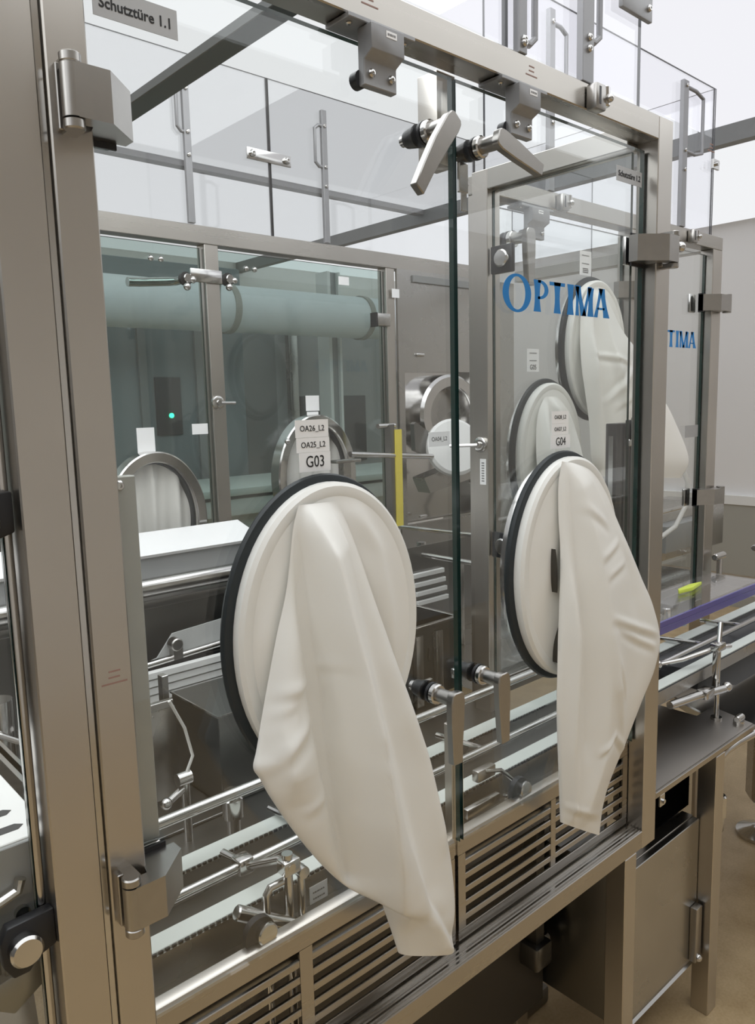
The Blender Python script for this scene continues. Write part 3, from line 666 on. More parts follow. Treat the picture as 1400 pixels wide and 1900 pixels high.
drape(G4L, G4R, [Y2-.012, Y2-.018, Y2-.024, Y2-.03, Y2-.034, Y2-.036, Y2-.036, Y2-.034], [0, .008, .014, .022, .026, .028, .026, .014],
      [([(1.84, 1.838), (1.825, 1.714), (1.83, 1.604), (1.845, 1.476), (1.86, 1.358)], (0.010, 0.022, 0.014), 0.014, 0.026), ([(1.865, 1.82), (1.868, 1.688), (1.872, 1.575), (1.885, 1.459), (1.90, 1.339)], (-0.006, -0.018, -0.01), 0.016, 0.016),
       ([(1.885, 1.822), (1.915, 1.69), (1.95, 1.575), (2.007, 1.453)], (0.006, 0.016, 0.006), 0.016, 0.05)],
      [((2.073, 1.668), (1.89, 1.539), 0.006, 0.009), ((1.835, 1.667), (2.001, 1.646), 0.005, 0.007), ((1.93, 1.52), (2.10, 1.60), 0.004, 0.008)], NS=70, NT=110).build('sleeve', SLEEVE, p4, ang=80)

# fixed end glass between the two front planes, with point holders
eg = thing('end_glass', (1.41, 0.2, 0.8), 'fixed side glass between corner post and rear end post, on two round steel holders', 'glass panel')
pane('glass_pane', eg, LGLASS, GEDGE, 1.408, 1.416, 0.047, 0.386, 0.66, 2.010, 'x')
def holder(parent, pos, axis, blk, hd):
    p = Vector(pos)
    if axis == 'x':
        MB().box(p.x-0.014, p.x-0.001, p.y-blk, p.y+blk, p.z-blk, p.z+blk, 0.003).build('holder_block', BLACK, parent)
        MB().lathe((p.x-0.014, p.y-0.006, p.z), (-1, 0, 0), [(0, hd), (0.009, hd), (0.012, hd-0.003), (0.0122, 0.001)], 26).build('holder_cap', STEEL_POL, parent)
holder(eg, (1.408, 0.352, 1.858), 'x', 0.030, 0.019); holder(eg, (1.408, 0.352, 1.215), 'x', 0.030, 0.019)

# ------------------------------------------------------------------ clear upper panels with steel bars
def upper_panel(x0, x1, y, z0, z1, label, bars=(), seam=True):
    p = thing('clear_upper_panel', ((x0+x1)/2, y, z0), label, 'panel')
    pane('clear_sheet', p, POLY, PEDGE, x0, x1, y, y+0.006, z0, z1)
    if seam: MB().box(x1+0.0005, x1+0.0070, y, y+0.006, z0, z1).build('seal_strip', BLACK, p)
    for (bx, bz0, bz1, hx, hz0, hz1, wd) in bars:
        b_ = MB().box(bx-wd/2, bx+wd/2, y-0.014, y-0.001, bz0, bz1, 0.001).build('hold_bar', BARM, p)
        pts = [(bx, y-0.008, hz1), (bx+(hx-bx)*0.6, y-0.008, hz1), (hx, y-0.008, hz1-0.012), (hx, y-0.008, hz0+0.012), (bx+(hx-bx)*0.6, y-0.008, hz0), (bx, y-0.008, hz0)]
        MB().sweep(pts, 0.0055, 10).build('pull_handle', BARM, b_)
        for zz in (hz1, hz0, hz0 - (hz0-bz0)*0.25): screw(b_, (bx, y-0.014, zz), (0, -1, 0), 0.006)
    return p
ZT = 2.52
upper_panel(0.30, 0.985, 0.012, 2.0665, ZT, 'clear panel above the top beam over the port G03', (), False)
upper_panel(0.992, 1.372, 0.012, 2.0665, ZT, 'clear panel on the top beam above the blue lettering, two steel bars', [(1.012, 2.066, 2.4, 1.047, 2.085, 2.23, 0.019), (1.185, 2.066, 2.42, 1.225, 2.135, 2.28, 0.032)], False)
upper_panel(1.46, 2.595, Y2+0.01, 2.0665, ZT, 'clear panel on the set-back beam, with steel bars and pull handles',
            [(1.70, 2.066, 2.49, 1.765, 2.28, 2.46, 0.022), (2.38, 2.066, 2.49, 2.50, 2.29, 2.475, 0.030)], False)
sp = thing('clear_upper_panel', (2.60, 0.8, 2.066), 'clear side panel above the set-back frame, dark ceiling profile behind it', 'panel')
pane('clear_sheet', sp, POLY, PEDGE, 2.597, 2.603, Y2+0.01, 1.27, 2.0665, ZT, 'x')
cp = MB().box(2.57, 2.612, Y2-0.004, Y2+0.004, 2.27, 2.30, 0.001).cyl((2.585, Y2-0.004, 2.285), (2.585, Y2-0.014, 2.285), 0.007, 12).build('corner_clip', STEEL_POL, sp)
upper_panel(-0.3, 1.438, 1.285, 2.067, ZT+0.008, 'rear clear panel above the twin rear doors, bar near the top hinge', [(1.158, 2.07, 2.475, 1.130, 2.315, 2.43, 0.020)])
upper_panel(1.446, 2.385, 1.285, 2.067, ZT+0.008, 'rear clear panel between the two dark seams, with a short pull handle', [(1.648, 2.07, 2.478, 1.612, 2.305, 2.43, 0.020)])
upper_panel(2.393, 3.2, 1.285, 2.067, ZT+0.008, 'rear clear panel beyond the seam near the lettered door', (), False)
cl = thing('panel_clip', (1.44, 1.28, 2.28), 'small steel clip plate with two screws joining the rear clear panels', 'clip')
MB().prism([(1.355, 2.281), (1.355, 2.315), (1.515, 2.315), (1.515, 2.281)], 'y', 1.276, 1.282, 0.002).build('clip_plate', STEEL_POL, cl)
for xx in (1.372, 1.498): screw(cl, (xx, 1.276, 2.298), (0, -1, 0), 0.011)
cl = thing('panel_clip', (1.35, 0.0, 2.22), 'grey clip plate at the top edge of the clear panel over the beam', 'clip')
MB().box(1.29, 1.39, 0.000, 0.009, 2.215, 2.26, 0.002).build('clip_plate', GREY_CAST, cl)
screw(cl, (1.375, 0.0, 2.235), (0, -1, 0), 0.006)
def latch(x, y, label):
    l = thing('panel_latch', (x, y, 2.02), label, 'latch', 'clamping latches on the top beams')
    pbox('latch_body', l, STEEL_CAST, x-0.024, x+0.008, y-0.022, y-0.0005, 2.020, 2.062, 0.005)
    pbox('latch_slot', l, BLACK, x-0.016, x-0.010, y-0.0225, y-0.02, 2.028, 2.056, 0.0005)
    MB().cyl((x+0.012, y-0.014, 2.030), (x+0.012, y-0.014, 2.062), 0.009, 16, cham=0.002).build('latch_roller', STEEL_POL, l)
    MB().ball((x+0.012, y-0.024, 2.042), 0.007).build('latch_knob', STEEL_POL, l)
latch(1.203, 0.0, 'steel clamping latch on the front top beam near the corner post')
latch(1.745, Y2, 'steel clamping latch on the set-back beam, seen through the lettered door')
latch(2.44, Y2, 'steel clamping latch on the set-back beam beside the corner hinge')

# ------------------------------------------------------------------ rear doors
def rear_door(x0, x1, label):
    d = thing('glass_door', ((x0+x1)/2, 1.29, 0.9), label, 'door')
    pane('glass_pane', d, DGLASS, GEDGE, x0, x1, 1.288, 1.296, 0.86, 2.006)
    return d
r1 = rear_door(0.570, 1.184, 'greenish rear glass door, a lever handle pointing away from the rear post')
r2 = rear_door(1.241, 1.894, 'greenish rear glass door with its lever handle hanging down')
def rear_lever(d, x, z, pts):
    MB().cyl((x, 1.288, z), (x, 1.276, z), 0.019, 20).build('handle_nut', BLACK, d)
    MB().cyl((x, 1.276, z), (x, 1.262, z), 0.013, 18, cham=0.002).ball((x+0.015, 1.266, z-0.004), 0.010).ball((x-0.004, 1.266, z-0.024), 0.011).build('latch_cam', STEEL_POL, d)
    MB().sweep([(x, 1.296, z), (x, 1.335, z)] + pts, [0.011, 0.012] + [0.013]*len(pts), 12).build('lever_handle', STEEL_POL, d)
rear_lever(r1, 1.130, 1.915, [(1.11, 1.345, 1.914), (1.02, 1.345, 1.905), (0.985, 1.345, 1.903)])
rear_lever(r2, 1.268, 1.924, [(1.268, 1.345, 1.90), (1.264, 1.345, 1.80), (1.262, 1.345, 1.776)])
MB().box(1.137, 1.240, 1.262, 1.269, 1.906, 1.944, 0.003).build('strike_plate', STEEL_POL, fr)
for d, xs in ((r1, (1.028, 1.058)), (r2, (1.336, 1.366))):
    for xx in xs: MB().ball((xx, 1.282, 1.962), 0.0085).build('screw', STEEL_POL, d)
hb = MB().box(1.845, 1.905, 1.255, 1.288, 1.815, 1.858, 0.003).build('hinge', STEEL_SHEET, r2)
MB().box(1.838, 1.846, 1.258, 1.288, 1.812, 1.860).build('clamp_gasket', BLACK, hb)
ky = thing('post_key', (1.21, 1.26, 1.56), 'round steel key bolt with a pin on the rear middle post', 'bolt')
MB().lathe((1.205, 1.27, 1.563), (0, -1, 0), [(0, 0.020), (0.008, 0.020), (0.010, 0.016), (0.010, 0.008), (0.016, 0.007), (0.016, 0.001)], 22).build('bolt_head', STEEL_POL, ky)
MB().cyl((1.205, 1.262, 1.562), (1.262, 1.262, 1.561), 0.005, 12).build('key_pin', STEEL_POL, ky)
ky = thing('post_key', (1.41, 0.38, 1.40), 'round steel key bolt with a pin on the dark end post', 'bolt')
MB().lathe((1.39, 0.408, 1.448), (-1, 0, 0), [(0, 0.018), (0.006, 0.018), (0.008, 0.015), (0.008, 0.008), (0.016, 0.007), (0.016, 0.001)], 22).build('bolt_head', STEEL_POL, ky)
MB().cyl((1.376, 0.408, 1.448), (1.350, 0.47, 1.446), 0.004, 10).build('key_pin', STEEL_POL, ky)
st = MB().box(1.3892, 1.39, 0.394, 0.412, 1.355, 1.415).build('sticker', PAPER, fr, smooth=False)
mk = MB()
for i in range(8): mk.box(1.3888, 1.3892, 0.399, 0.407, 1.362+i*0.006, 1.365+i*0.006)
mk.build('printed_marks', INKG, st, smooth=False)
for d, (x0, x1, z0, z1) in ((r1, (0.955, 1.008, 1.425, 1.498)), (r2, (1.545, 1.60, 1.530, 1.580)), (r2, (1.548, 1.595, 1.505, 1.527)), (r2, (1.70, 1.745, 1.945, 1.972)), (r1, (1.127, 1.179, 1.472, 1.503))):  # last plate is the reflection of the G03 label, drawn as paper
    MB().box(x0, x1, 1.2868, 1.2878, z0, z1).build('sticker', PAPER, d, smooth=False)
def rear_port(cx, cz, a, b, label, seed):
    p = thing('glove_port', (cx, 1.28, cz-b), label, 'glove port')
    MB().ering(cx, cz, [(a, b, 1.287), (a, b, 1.245), (a-0.004, b-0.004, 1.241), (a-0.028, b-0.028, 1.241), (a-0.031, b-0.031, 1.245), (a-0.031, b-0.031, 1.286)]).build('port_ring', STEEL_POL, p)
    MB().ering(cx, cz, [(a-0.0315, b-0.0315, 1.262), (a-0.036, b-0.036, 1.264), (a-0.036, b-0.036, 1.284), (a-0.0315, b-0.0315, 1.286)]).build('gasket_ring', RUBBER, p)
    mb = MB().edisc(cx, cz, a-0.033, b-0.033, 1.284, 0.0, 72, 18)
    for v in mb.bm.verts:
        u, w_ = (v.co.x-cx)/a, (v.co.z-cz)/b; k = max(0, 1-(u*u+w_*w_))
        v.co.y -= min(1, k*3)*(0.008 + 0.007*math.sin(14*u+seed+w_) + 0.004*math.sin(25*u+2*seed-w_))
    mb.build('sleeve', SLEEVE_IN, p, ang=60)
    MB().ball((cx-a*0.78, 1.238, cz+b*0.60), 0.010).build('ring_screw', STEEL_POL, p)
    return p
rear_port(0.985, 1.232, 0.152, 0.200, 'steel oval port ring on the rear door beside the corner of the tall front post', 1.0)
rear_port(1.556, 1.316, 0.160, 0.202, 'steel oval port ring on the rear door directly behind the label G03', 2.3)
rear_port(0.44, 1.232, 0.152, 0.200, 'steel oval port ring glimpsed at the picture edge beyond the tall front post', 0.3)

# ------------------------------------------------------------------ steel wall with transfer port at the far end
tw = thing('transfer_wall', (2.15, 1.26, 0.8), 'grey steel wall panel with a square recess beside the rear glass doors', 'wall panel')
MB().box(1.945, 1.974, 1.262, 1.272, 0.80, 2.016).box(1.974, 2.60, 1.262, 1.272, 1.660, 2.016).box(2.345, 2.60, 1.262, 1.272, 0.80, 1.660).box(1.974, 2.345, 1.262, 1.272, 0.80, 1.10).build('face_sheet', STEEL_SHEET, tw)
MB().box(1.974, 2.345, 1.30, 1.308, 1.10, 1.66).box(1.968, 1.974, 1.272, 1.305, 1.10, 1.66).box(2.345, 2.351, 1.272, 1.305, 1.10, 1.66).box(1.974, 2.345, 1.272, 1.305, 1.66, 1.666).build('recess_back', STEEL_POL, tw)
MB().box(2.02, 2.40, 1.252, 1.262, 1.975, 2.0, 0.001).build('dark_slot', BEAMP, tw)
MB().box(1.918, 1.952, 1.259, 1.2615, 1.915, 1.945).build('sticker', PAPER, tw, smooth=False)
for (xx, zz) in ((2.05, 1.72), (2.05, 1.125)): MB().box(xx-0.02, xx+0.02, 1.252, 1.262, zz-0.006, zz+0.006, 0.004).build('lug', STEEL_POL, tw)
rt = thing('transfer_port', (2.17, 1.2, 1.35), 'round polished transfer port with an open white door disc and the tag OA04_L2', 'transfer port')
MB().ering(2.185, 1.500, [(0.165, 0.150, 1.300), (0.165, 0.150, 1.235), (0.155, 0.140, 1.225), (0.118, 0.106, 1.225), (0.112, 0.100, 1.235), (0.112, 0.100, 1.300)]).build('port_ring', STEEL_POL, rt)
MB().edisc(2.185, 1.500, 0.112, 0.100, 1.285, 0.0, 40, 4).build('port_bore', STEEL_SHEET, rt)
MB().lathe((2.035, 1.09, 1.385), (-0.35, -0.75, 0.25), [(0, 0.102), (0.022, 0.102), (0.030, 0.092), (0.032, 0.01)], 40).build('port_door', WHITE, rt)
MB().prism([(1.885, 1.475), (1.895, 1.482), (1.995, 1.425), (1.99, 1.345), (1.89, 1.385)], 'y', 1.13, 1.15).build('chute_flap', STEEL_DARK, rt)
MB().prism([(1.90, 1.29), (1.93, 1.235), (2.16, 1.27), (2.10, 1.33)], 'y', 1.10, 1.16).build('chute', STEEL_SHEET, rt)
tg = MB().box(1.842, 1.942, 1.018, 1.020, 1.402, 1.450).build('tag_plate', PAPER, rt, smooth=False)
text('OA04_L2', 0.020, (1.892, 1.0175, 1.426), INK, tg, 'printed_text', sx=0.95)
for (xx, zz) in ((2.30, 1.43), (2.33, 1.50), (2.31, 1.24)): MB().cyl((xx, 1.25, zz), (xx, 1.20, zz), 0.016, 16, cham=0.004).build('clamp_knob', STEEL_POL, rt)
hs = MB().sweep([(2.30, 1.18, 1.56), (2.30, 1.16, 1.40), (2.29, 1.15, 1.27), (2.31, 1.14, 1.18), (2.28, 1.13, 1.12), (2.31, 1.12, 1.05)], 0.006, 8).build('black_cable', BLACK, None)
tag(hs, 'thin black cable hanging beside the round transfer port', 'cable')
gb = thing('yellow_gauge_bar', (1.77, 1.1, 1.13), 'upright bar faced with a yellow strip in front of the grey steel wall', 'gauge')
MB().box(1.742, 1.760, 1.095, 1.125, 0.90, 1.480, 0.001).build('bar', STEEL_DARK, gb)
MB().box(1.760, 1.788, 1.090, 1.100, 1.140, 1.462).build('yellow_face', YELLOW, gb)
MB().cyl((1.70, 1.11, 1.475), (1.775, 1.11, 1.475), 0.008, 12).build('cap_screw', STEEL_POL, gb)
rod = thing('support_rod', (1.8, 1.1, 1.36), 'horizontal polished rod crossing in front of the yellow strip', 'rod')
MB().cyl((1.572, 1.10, 1.392), (2.30, 1.10, 1.333), 0.009, 14).build('rod_bar', STEEL_POL, rod)
MB().box(1.50, 1.60, 1.08, 1.115, 1.368, 1.378, 0.002).box(1.53, 1.56, 1.085, 1.11, 0.90, 1.368).build('rod_stand', STEEL_SHEET, rod)
rg = thing('guide_rods', (1.9, 1.0, 1.1), 'pair of slim rods on short posts before the transfer wall', 'rod')
MB().cyl((1.86, 1.24, 1.115), (1.92, 0.70, 1.115), 0.008, 12).cyl((1.70, 1.05, 1.075), (1.76, 0.62, 1.06), 0.008, 12).build('rod_bar', STEEL_POL, rg)
for (xx, yy) in ((1.88, 1.1), (1.74, 0.8)): MB().box(xx-0.012, xx+0.012, yy-0.012, yy+0.012, 0.80, 1.07, 0.002).build('rod_post', STEEL_SHEET, rg)

# ------------------------------------------------------------------ machine parts inside, behind the port G03
wc = thing('white_cover', (0.4, 1.15, 1.15), 'long white sloping cover in front of the rear doors', 'cover')
MB().prism([(1.075, 1.178), (1.205, 1.217), (1.21, 1.213), (1.08, 1.170)], 'x', -0.6, 1.215).build('cover_top', simple('bright_white_enamel', (0.93, 0.93, 0.93), 0.3, 0, 0.01), wc)
MB().prism([(1.085, 1.171), (1.085, 1.105), (1.10, 1.095), (1.11, 1.18)], 'x', -0.6, 1.20).build('cover_front', GREYM, wc)
rl = thing('steel_roller', (0.4, 1.05, 1.06), 'long polished round bar below the white sloping cover', 'roller')
MB().cyl((-0.6, 1.06, 1.098), (1.20, 1.06, 1.098), 0.024, 28).build('roller_body', STEEL_POL, rl)
MB().box(-0.6, 1.20, 1.05, 1.12, 1.045, 1.066, 0.003).build('roller_rail', STEEL_DARK, rl)
MB().box(-0.6, 1.20, 1.11, 1.13, 0.80, 1.045).build('rail_web', STEEL_DARK, rl)
vp = thing('guard_or_mirrored_slats', (0.95, 1.03, 0.80), 'bright slatted guard with a round knob, seen left of the big sleeve', 'guard')
MB().prism([(0.835, 0.909), (0.858, 0.914), (0.904, 0.969), (1.15, 0.985), (1.15, 0.915)], 'y', 1.045, 1.05).build('knob_plate', simple('pale_grey_enamel', (0.52, 0.53, 0.52), 0.4), vp)
MB().cyl((0.902, 1.045, 0.945), (0.902, 1.015, 0.945), 0.017, 20, cham=0.003).box(0.892, 0.918, 1.02, 1.045, 0.905, 0.942).build('knob', STEEL_CAST, vp)
MB().cyl((0.80, 1.03, 0.905), (1.15, 1.03, 0.922), 0.010, 12).build('guard_rail', STEEL_POL, vp)
me = None
for i in range(6):
    z = 0.886 - i*0.0215
    if me is None: o = MB().box(0.78, 1.15, 1.0, 1.02, z-0.0085, z+0.0085, 0.001).build('slat', WHITE, vp); me = o.data; z0 = z
    else: o = link('slat', me, vp); o.location = (0, 0.004*i, z-z0)
MB().box(0.78, 1.15, 1.03, 1.034, 0.80, 0.90).build('backing', BLACK, vp)
gbx = thing('motor_housing', (0.8, 0.5, 0.80), 'dark grey box housing with sharp edges behind the big sleeve', 'housing')
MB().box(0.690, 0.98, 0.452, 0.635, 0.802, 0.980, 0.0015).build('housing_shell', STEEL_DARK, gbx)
MB().box(0.687, 0.690, 0.45, 0.637, 0.978, 0.9815).box(0.69, 0.98, 0.449, 0.452, 0.978, 0.9815).build('lid_edge', STEEL_POL, gbx)
sh = thing('threaded_knob', (0.64, 0.3, 0.87), 'short ribbed steel knob under the guide bar beside the grey housing', 'knob')
MB().lathe((0.640, 0.33, 0.800), (0, 0, 1), [(0, 0.012), (0.05, 0.012), (0.052, 0.018), (0.085, 0.018), (0.088, 0.014), (0.10, 0.014)], 18).build('knob_body', STEEL_POL, sh)
# stand with hose left of the housing
stn = thing('nozzle_stand', (0.58, 0.36, 0.80), 'small chrome nozzle stand with clear hose behind the tall front post', 'stand')
MB().cyl((0.590, 0.40, 0.80), (0.590, 0.40, 0.92), 0.008, 14).cyl((0.60, 0.40, 0.915), (0.575, 0.40, 0.915), 0.012, 12).build('upright', STEEL_POL, stn)
MB().cyl((0.545, 0.38, 0.893), (0.585, 0.40, 0.897), 0.007, 12, cham=0.001).ball((0.543, 0.379, 0.893), 0.010).build('arm', STEEL_POL, stn)
MB().sweep([(0.570, 0.40, 1.06), (0.600, 0.41, 1.00), (0.607, 0.40, 0.95), (0.592, 0.40, 0.92)], 0.0028, 10).build('hose', SLEEVE_IN, stn)
MB().box(0.60, 0.655, 0.55, 0.575, 0.80, 0.985, 0.002).box(0.60, 0.65, 0.548, 0.56, 0.985, 1.0, 0.001).build('bracket_plate', STEEL_SHEET, stn)
MB().box(0.655, 0.668, 0.60, 0.62, 0.80, 1.03, 0.001).build('slim_post', STEEL_POL, stn)
mt_ = thing('mat_plate', (0.55, 0.5, 0.80), 'flat dark sheet lying on the base behind the nozzle stand', 'plate')
MB().box(0.48, 0.685, 0.43, 0.62, 0.8005, 0.806, 0.001).build('sheet', STEEL_DARK, mt_)
# tray box on the other side of the sleeve
tb = thing('parts_hopper', (1.3, 0.64, 0.80), 'open dark steel hopper with a bright rim between the two sleeves', 'hopper')
hx0, hx1, hy0, hy1, hz = 1.13, 1.436, 0.535, 0.74, 1.0
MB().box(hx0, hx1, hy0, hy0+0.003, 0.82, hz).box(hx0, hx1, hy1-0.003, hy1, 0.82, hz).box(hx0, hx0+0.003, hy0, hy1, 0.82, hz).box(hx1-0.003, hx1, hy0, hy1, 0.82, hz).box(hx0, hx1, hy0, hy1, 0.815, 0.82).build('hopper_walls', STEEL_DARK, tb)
MB().box(hx0-0.006, hx1+0.006, hy0-0.008, hy0+0.004, hz, hz+0.006, 0.001).box(hx0-0.006, hx1+0.006, hy1-0.004, hy1+0.008, hz, hz+0.006, 0.001).box(hx0-0.006, hx0+0.004, hy0, hy1, hz, hz+0.006, 0.001).box(hx1-0.004, hx1+0.006, hy0, hy1, hz, hz+0.006, 0.001).build('rim', STEEL_POL, tb)
for xx in (1.22, 1.29, 1.36): MB().box(xx-0.012, xx+0.012, hy0-0.014, hy0-0.0005, 0.805, 0.985, 0.002).build('rib', STEEL_SHEET, tb)
MB().box(1.315, 1.319, hy0-0.018, hy0-0.014, 0.92, 0.95).build('pin', STEEL_POL, tb)
sv = thing('guard_or_mirrored_slats', (1.7, 0.9, 0.9), 'white slats modelled for a reflection on a dark plate above the steel hopper', 'guard')  # reflection of the slatted guard, modelled as solid white slats
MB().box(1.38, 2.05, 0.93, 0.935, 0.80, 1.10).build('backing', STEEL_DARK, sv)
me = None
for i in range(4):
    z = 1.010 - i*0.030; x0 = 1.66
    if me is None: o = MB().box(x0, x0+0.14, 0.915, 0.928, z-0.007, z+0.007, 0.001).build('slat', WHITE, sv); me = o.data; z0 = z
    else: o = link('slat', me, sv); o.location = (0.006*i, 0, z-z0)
cab = thing('valve_block', (1.95, 0.95, 0.8), 'polished valve block beside the end post, partly behind the glass edge', 'valve block')
MB().box(1.86, 2.02, 0.62, 0.74, 0.93, 1.04, 0.004).build('block_body', STEEL_DARK, cab)
MB().cyl((1.93, 0.62, 1.03), (1.93, 0.585, 1.03), 0.018, 18, cham=0.003).cyl((1.98, 0.62, 0.99), (1.98, 0.59, 0.99), 0.014, 16, cham=0.003).build('valve_cap', STEEL_POL, cab)
MB().box(1.88, 2.0, 0.60, 0.63, 1.06, 1.075, 0.001).build('block_lid', BLACK, cab)

# ------------------------------------------------------------------ twin belt conveyor
cv = thing('belt_conveyor', (1.6, 0.2, 0.70), 'twin track conveyor with pale wear strips running out past the corner post', 'conveyor')
XA, XB = 0.345, 3.3
MB().box(XA, XB, 0.112, 0.145, 0.842, 0.850, 0.001).build('wear_strip', STRIP, cv)
MB().box(XA, XB, 0.250, 0.286, 0.842, 0.850, 0.001).build('wear_strip', STRIP, cv)
MB().box(XA, 1.42, 0.1075, 0.111, 0.70, 0.846).box(1.42, XB, 0.1075, 0.111, 0.815, 0.846).build('side_plate', STEEL_SHEET, cv)
MB().box(XA, XB, 0.146, 0.149, 0.78, 0.846).build('side_plate', STEEL_SHEET, cv)
MB().box(XA, XB, 0.246, 0.249, 0.78, 0.846).build('side_plate', STEEL_SHEET, cv)
MB().box(XA, XB, 0.287, 0.290, 0.78, 0.846).build('side_plate', STEEL_SHEET, cv)
MB().box(XA, XB, 0.149, 0.246, 0.798, 0.802).build('bed_sheet', STEEL_DARK, cv)
for y in (0.1115, 0.2495):
    tm = MB(); x = XA
    while x < 1.42:
        tm.box(x, x+0.0055, y-0.0032, y, 0.8445, 0.8495); x += 0.0095
    tm.box(1.42, XB, y-0.0025, y, 0.845, 0.847)
    o = tm.build('chain_teeth', BLACK, cv, smooth=False); o['kind'] = 'stuff'
MB().cyl((0.40, 0.176, 0.866), (3.3, 0.176, 0.866), 0.0075, 14).build('guide_bar', STEEL_POL, cv)
MB().cyl((0.38, 0.255, 0.937), (1.39, 0.255, 0.937), 0.009, 14).build('guide_bar', STEEL_POL, cv)
MB().cyl((0.40, 0.315, 0.90), (1.39, 0.315, 0.90), 0.0065, 12).build('guide_bar', STEEL_POL, cv)
for xx in (0.70, 0.98, 1.12, 1.70, 2.05, 2.3): MB().cyl((xx, 0.176, 0.866), (xx-0.005, 0.30, 0.858), 0.006, 10).build('cross_pin', STEEL_POL, cv)
MB().box(0.80, 0.90, 0.17, 0.24, 0.802, 0.832, 0.003).build('cross_block', STEEL_SHEET, cv)
for y in (0.125, 0.27): MB().box(3.08, 3.12, y-0.015, y+0.015, 0.0, 0.80, 0.001).build('leg', STEEL_V, cv)
sk = MB().box(0.634, 0.668, 0.1069, 0.1075, 0.795, 0.828).build('sticker', PAPER, cv, smooth=False); smudge(sk, 0.64, 0.662, 0.802, 0.822, 0.1068, 2)
for (xx, zz) in ((0.455, 0.79), (0.45, 0.745), (1.10, 0.80)): screw(cv, (xx, 0.1075, zz), (0, -1, 0), 0.005)
def rail_bracket(x, y, z0, z1, label, flip=1, arm_to=0.176):
    b_ = thing('guide_bracket', (x, y, z0), label, 'bracket')
    MB().cyl((x, y, z0), (x, y, z1), 0.007, 14).cyl((x+0.022, y, z0), (x+0.022, y, z1-0.022), 0.006, 12).build('upright', STEEL_POL, b_)
    MB().box(x-0.012, x+0.016, y-0.011, y+0.011, z1-0.024, z1-0.002, 0.003).cyl((x, y, z1-0.004), (x, y, z1+0.006), 0.008, 14).build('clamp', STEEL_POL, b_)
    MB().cyl((x+0.022, y-0.010, z1-0.030), (x+0.022, y+0.012, z1-0.030), 0.009, 14).build('clamp_screw', STEEL_POL, b_)
    MB().sweep([(x, y-0.012, z1-0.012), (x, y+0.02, z1-0.012), (x-0.012, arm_to-0.01, 0.868), (x-0.020, arm_to+0.05, 0.866)], 0.0062, 12).build('arm', STEEL_POL, b_)
    MB().box(x-0.028, x-0.002, arm_to-0.013, arm_to+0.013, 0.855, 0.881, 0.004).build('arm_clamp', STEEL_POL, b_)
    MB().sweep([(x-0.035, y+0.004, z0), (x-0.035, y+0.004, z1-0.045), (x-0.028, y+0.004, z1-0.036), (x, y+0.004, z1-0.036)], 0.0055, 12).build('side_rod', STEEL_POL, b_)
    return b_
rail_bracket(0.578, 0.080, 0.648, 0.915, 'chrome guide rail bracket standing below the big sleeve, behind the slotted grille')
MB().cyl((0.50, 0.095, 0.86), (0.60, 0.068, 0.80), 0.011, 14, cham=0.002).build('lock_rod', STEEL_POL, thing('lock_rod', (0.5, 0.09, 0.8), 'thick polished rod slanting beside the round buffer under the big sleeve', 'rod'))
so = thing('sensor_arm', (1.05, 0.09, 0.82), 'small sensor bracket with a bent wire beside the round buffer under sleeve G04', 'sensor bracket')
MB().box(0.955, 1.045, 0.074, 0.086, 0.822, 0.84, 0.002).build('arm_plate', STEEL_SHEET, so)
MB().sweep([(1.02, 0.09, 0.885), (1.06, 0.085, 0.875), (1.085, 0.075, 0.85), (1.095, 0.068, 0.815)], 0.004, 8).build('bent_wire', STEEL_POL, so)
MB().box(1.0, 1.05, 0.088, 0.104, 0.868, 0.89, 0.003).build('sensor_head', STEEL_CAST, so)
hb_ = thing('side_bracket', (1.92, 0.08, 0.70), 'chrome guide bracket on a steel table outside the corner post', 'bracket')
MB().cyl((1.945, 0.085, 0.712), (1.945, 0.085, 0.905), 0.006, 12).box(1.925, 1.939, 0.078, 0.092, 0.80, 0.905, 0.002).build('upright', STEEL_POL, hb_)
MB().box(1.92, 1.96, 0.072, 0.098, 0.895, 0.915, 0.003).build('clamp', STEEL_POL, hb_)
MB().sweep([(1.99, 0.075, 0.897), (1.94, 0.09, 0.900), (1.86, 0.14, 0.876), (1.80, 0.178, 0.868)], 0.006, 10).ball((1.80, 0.176, 0.868), 0.013).build('arm', STEEL_POL, hb_)
MB().cyl((1.945, 0.085, 0.905), (1.985, 0.10, 0.955), 0.006, 10).build('lever_pin', STEEL_POL, hb_)
MB().sweep([(1.73, 0.104, 0.80), (1.84, 0.09, 0.797), (1.95, 0.070, 0.792)], [0.010, 0.011, 0.010], 12).box(1.855, 1.90, 0.07, 0.10, 0.785, 0.808, 0.004).ball((1.965, 0.068, 0.794), 0.013).build('swing_arm', STEEL_POL, hb_)
MB().cyl((1.945, 0.085, 0.7065), (1.945, 0.085, 0.713), 0.014, 16).build('foot_disc', STEEL_POL, hb_)
mo = thing('drive_box', (2.3, 0.2, 0.74), 'dark drive box hanging below the conveyor outside the corner post', 'drive box')
MB().prism([(1.90, 0.838), (3.2, 0.838), (3.2, 0.74), (2.13, 0.74), (2.08, 0.755), (1.98, 0.765), (1.90, 0.79)], 'y', 0.115, 0.285, 0.003).build('box_shell', DARKM, mo)
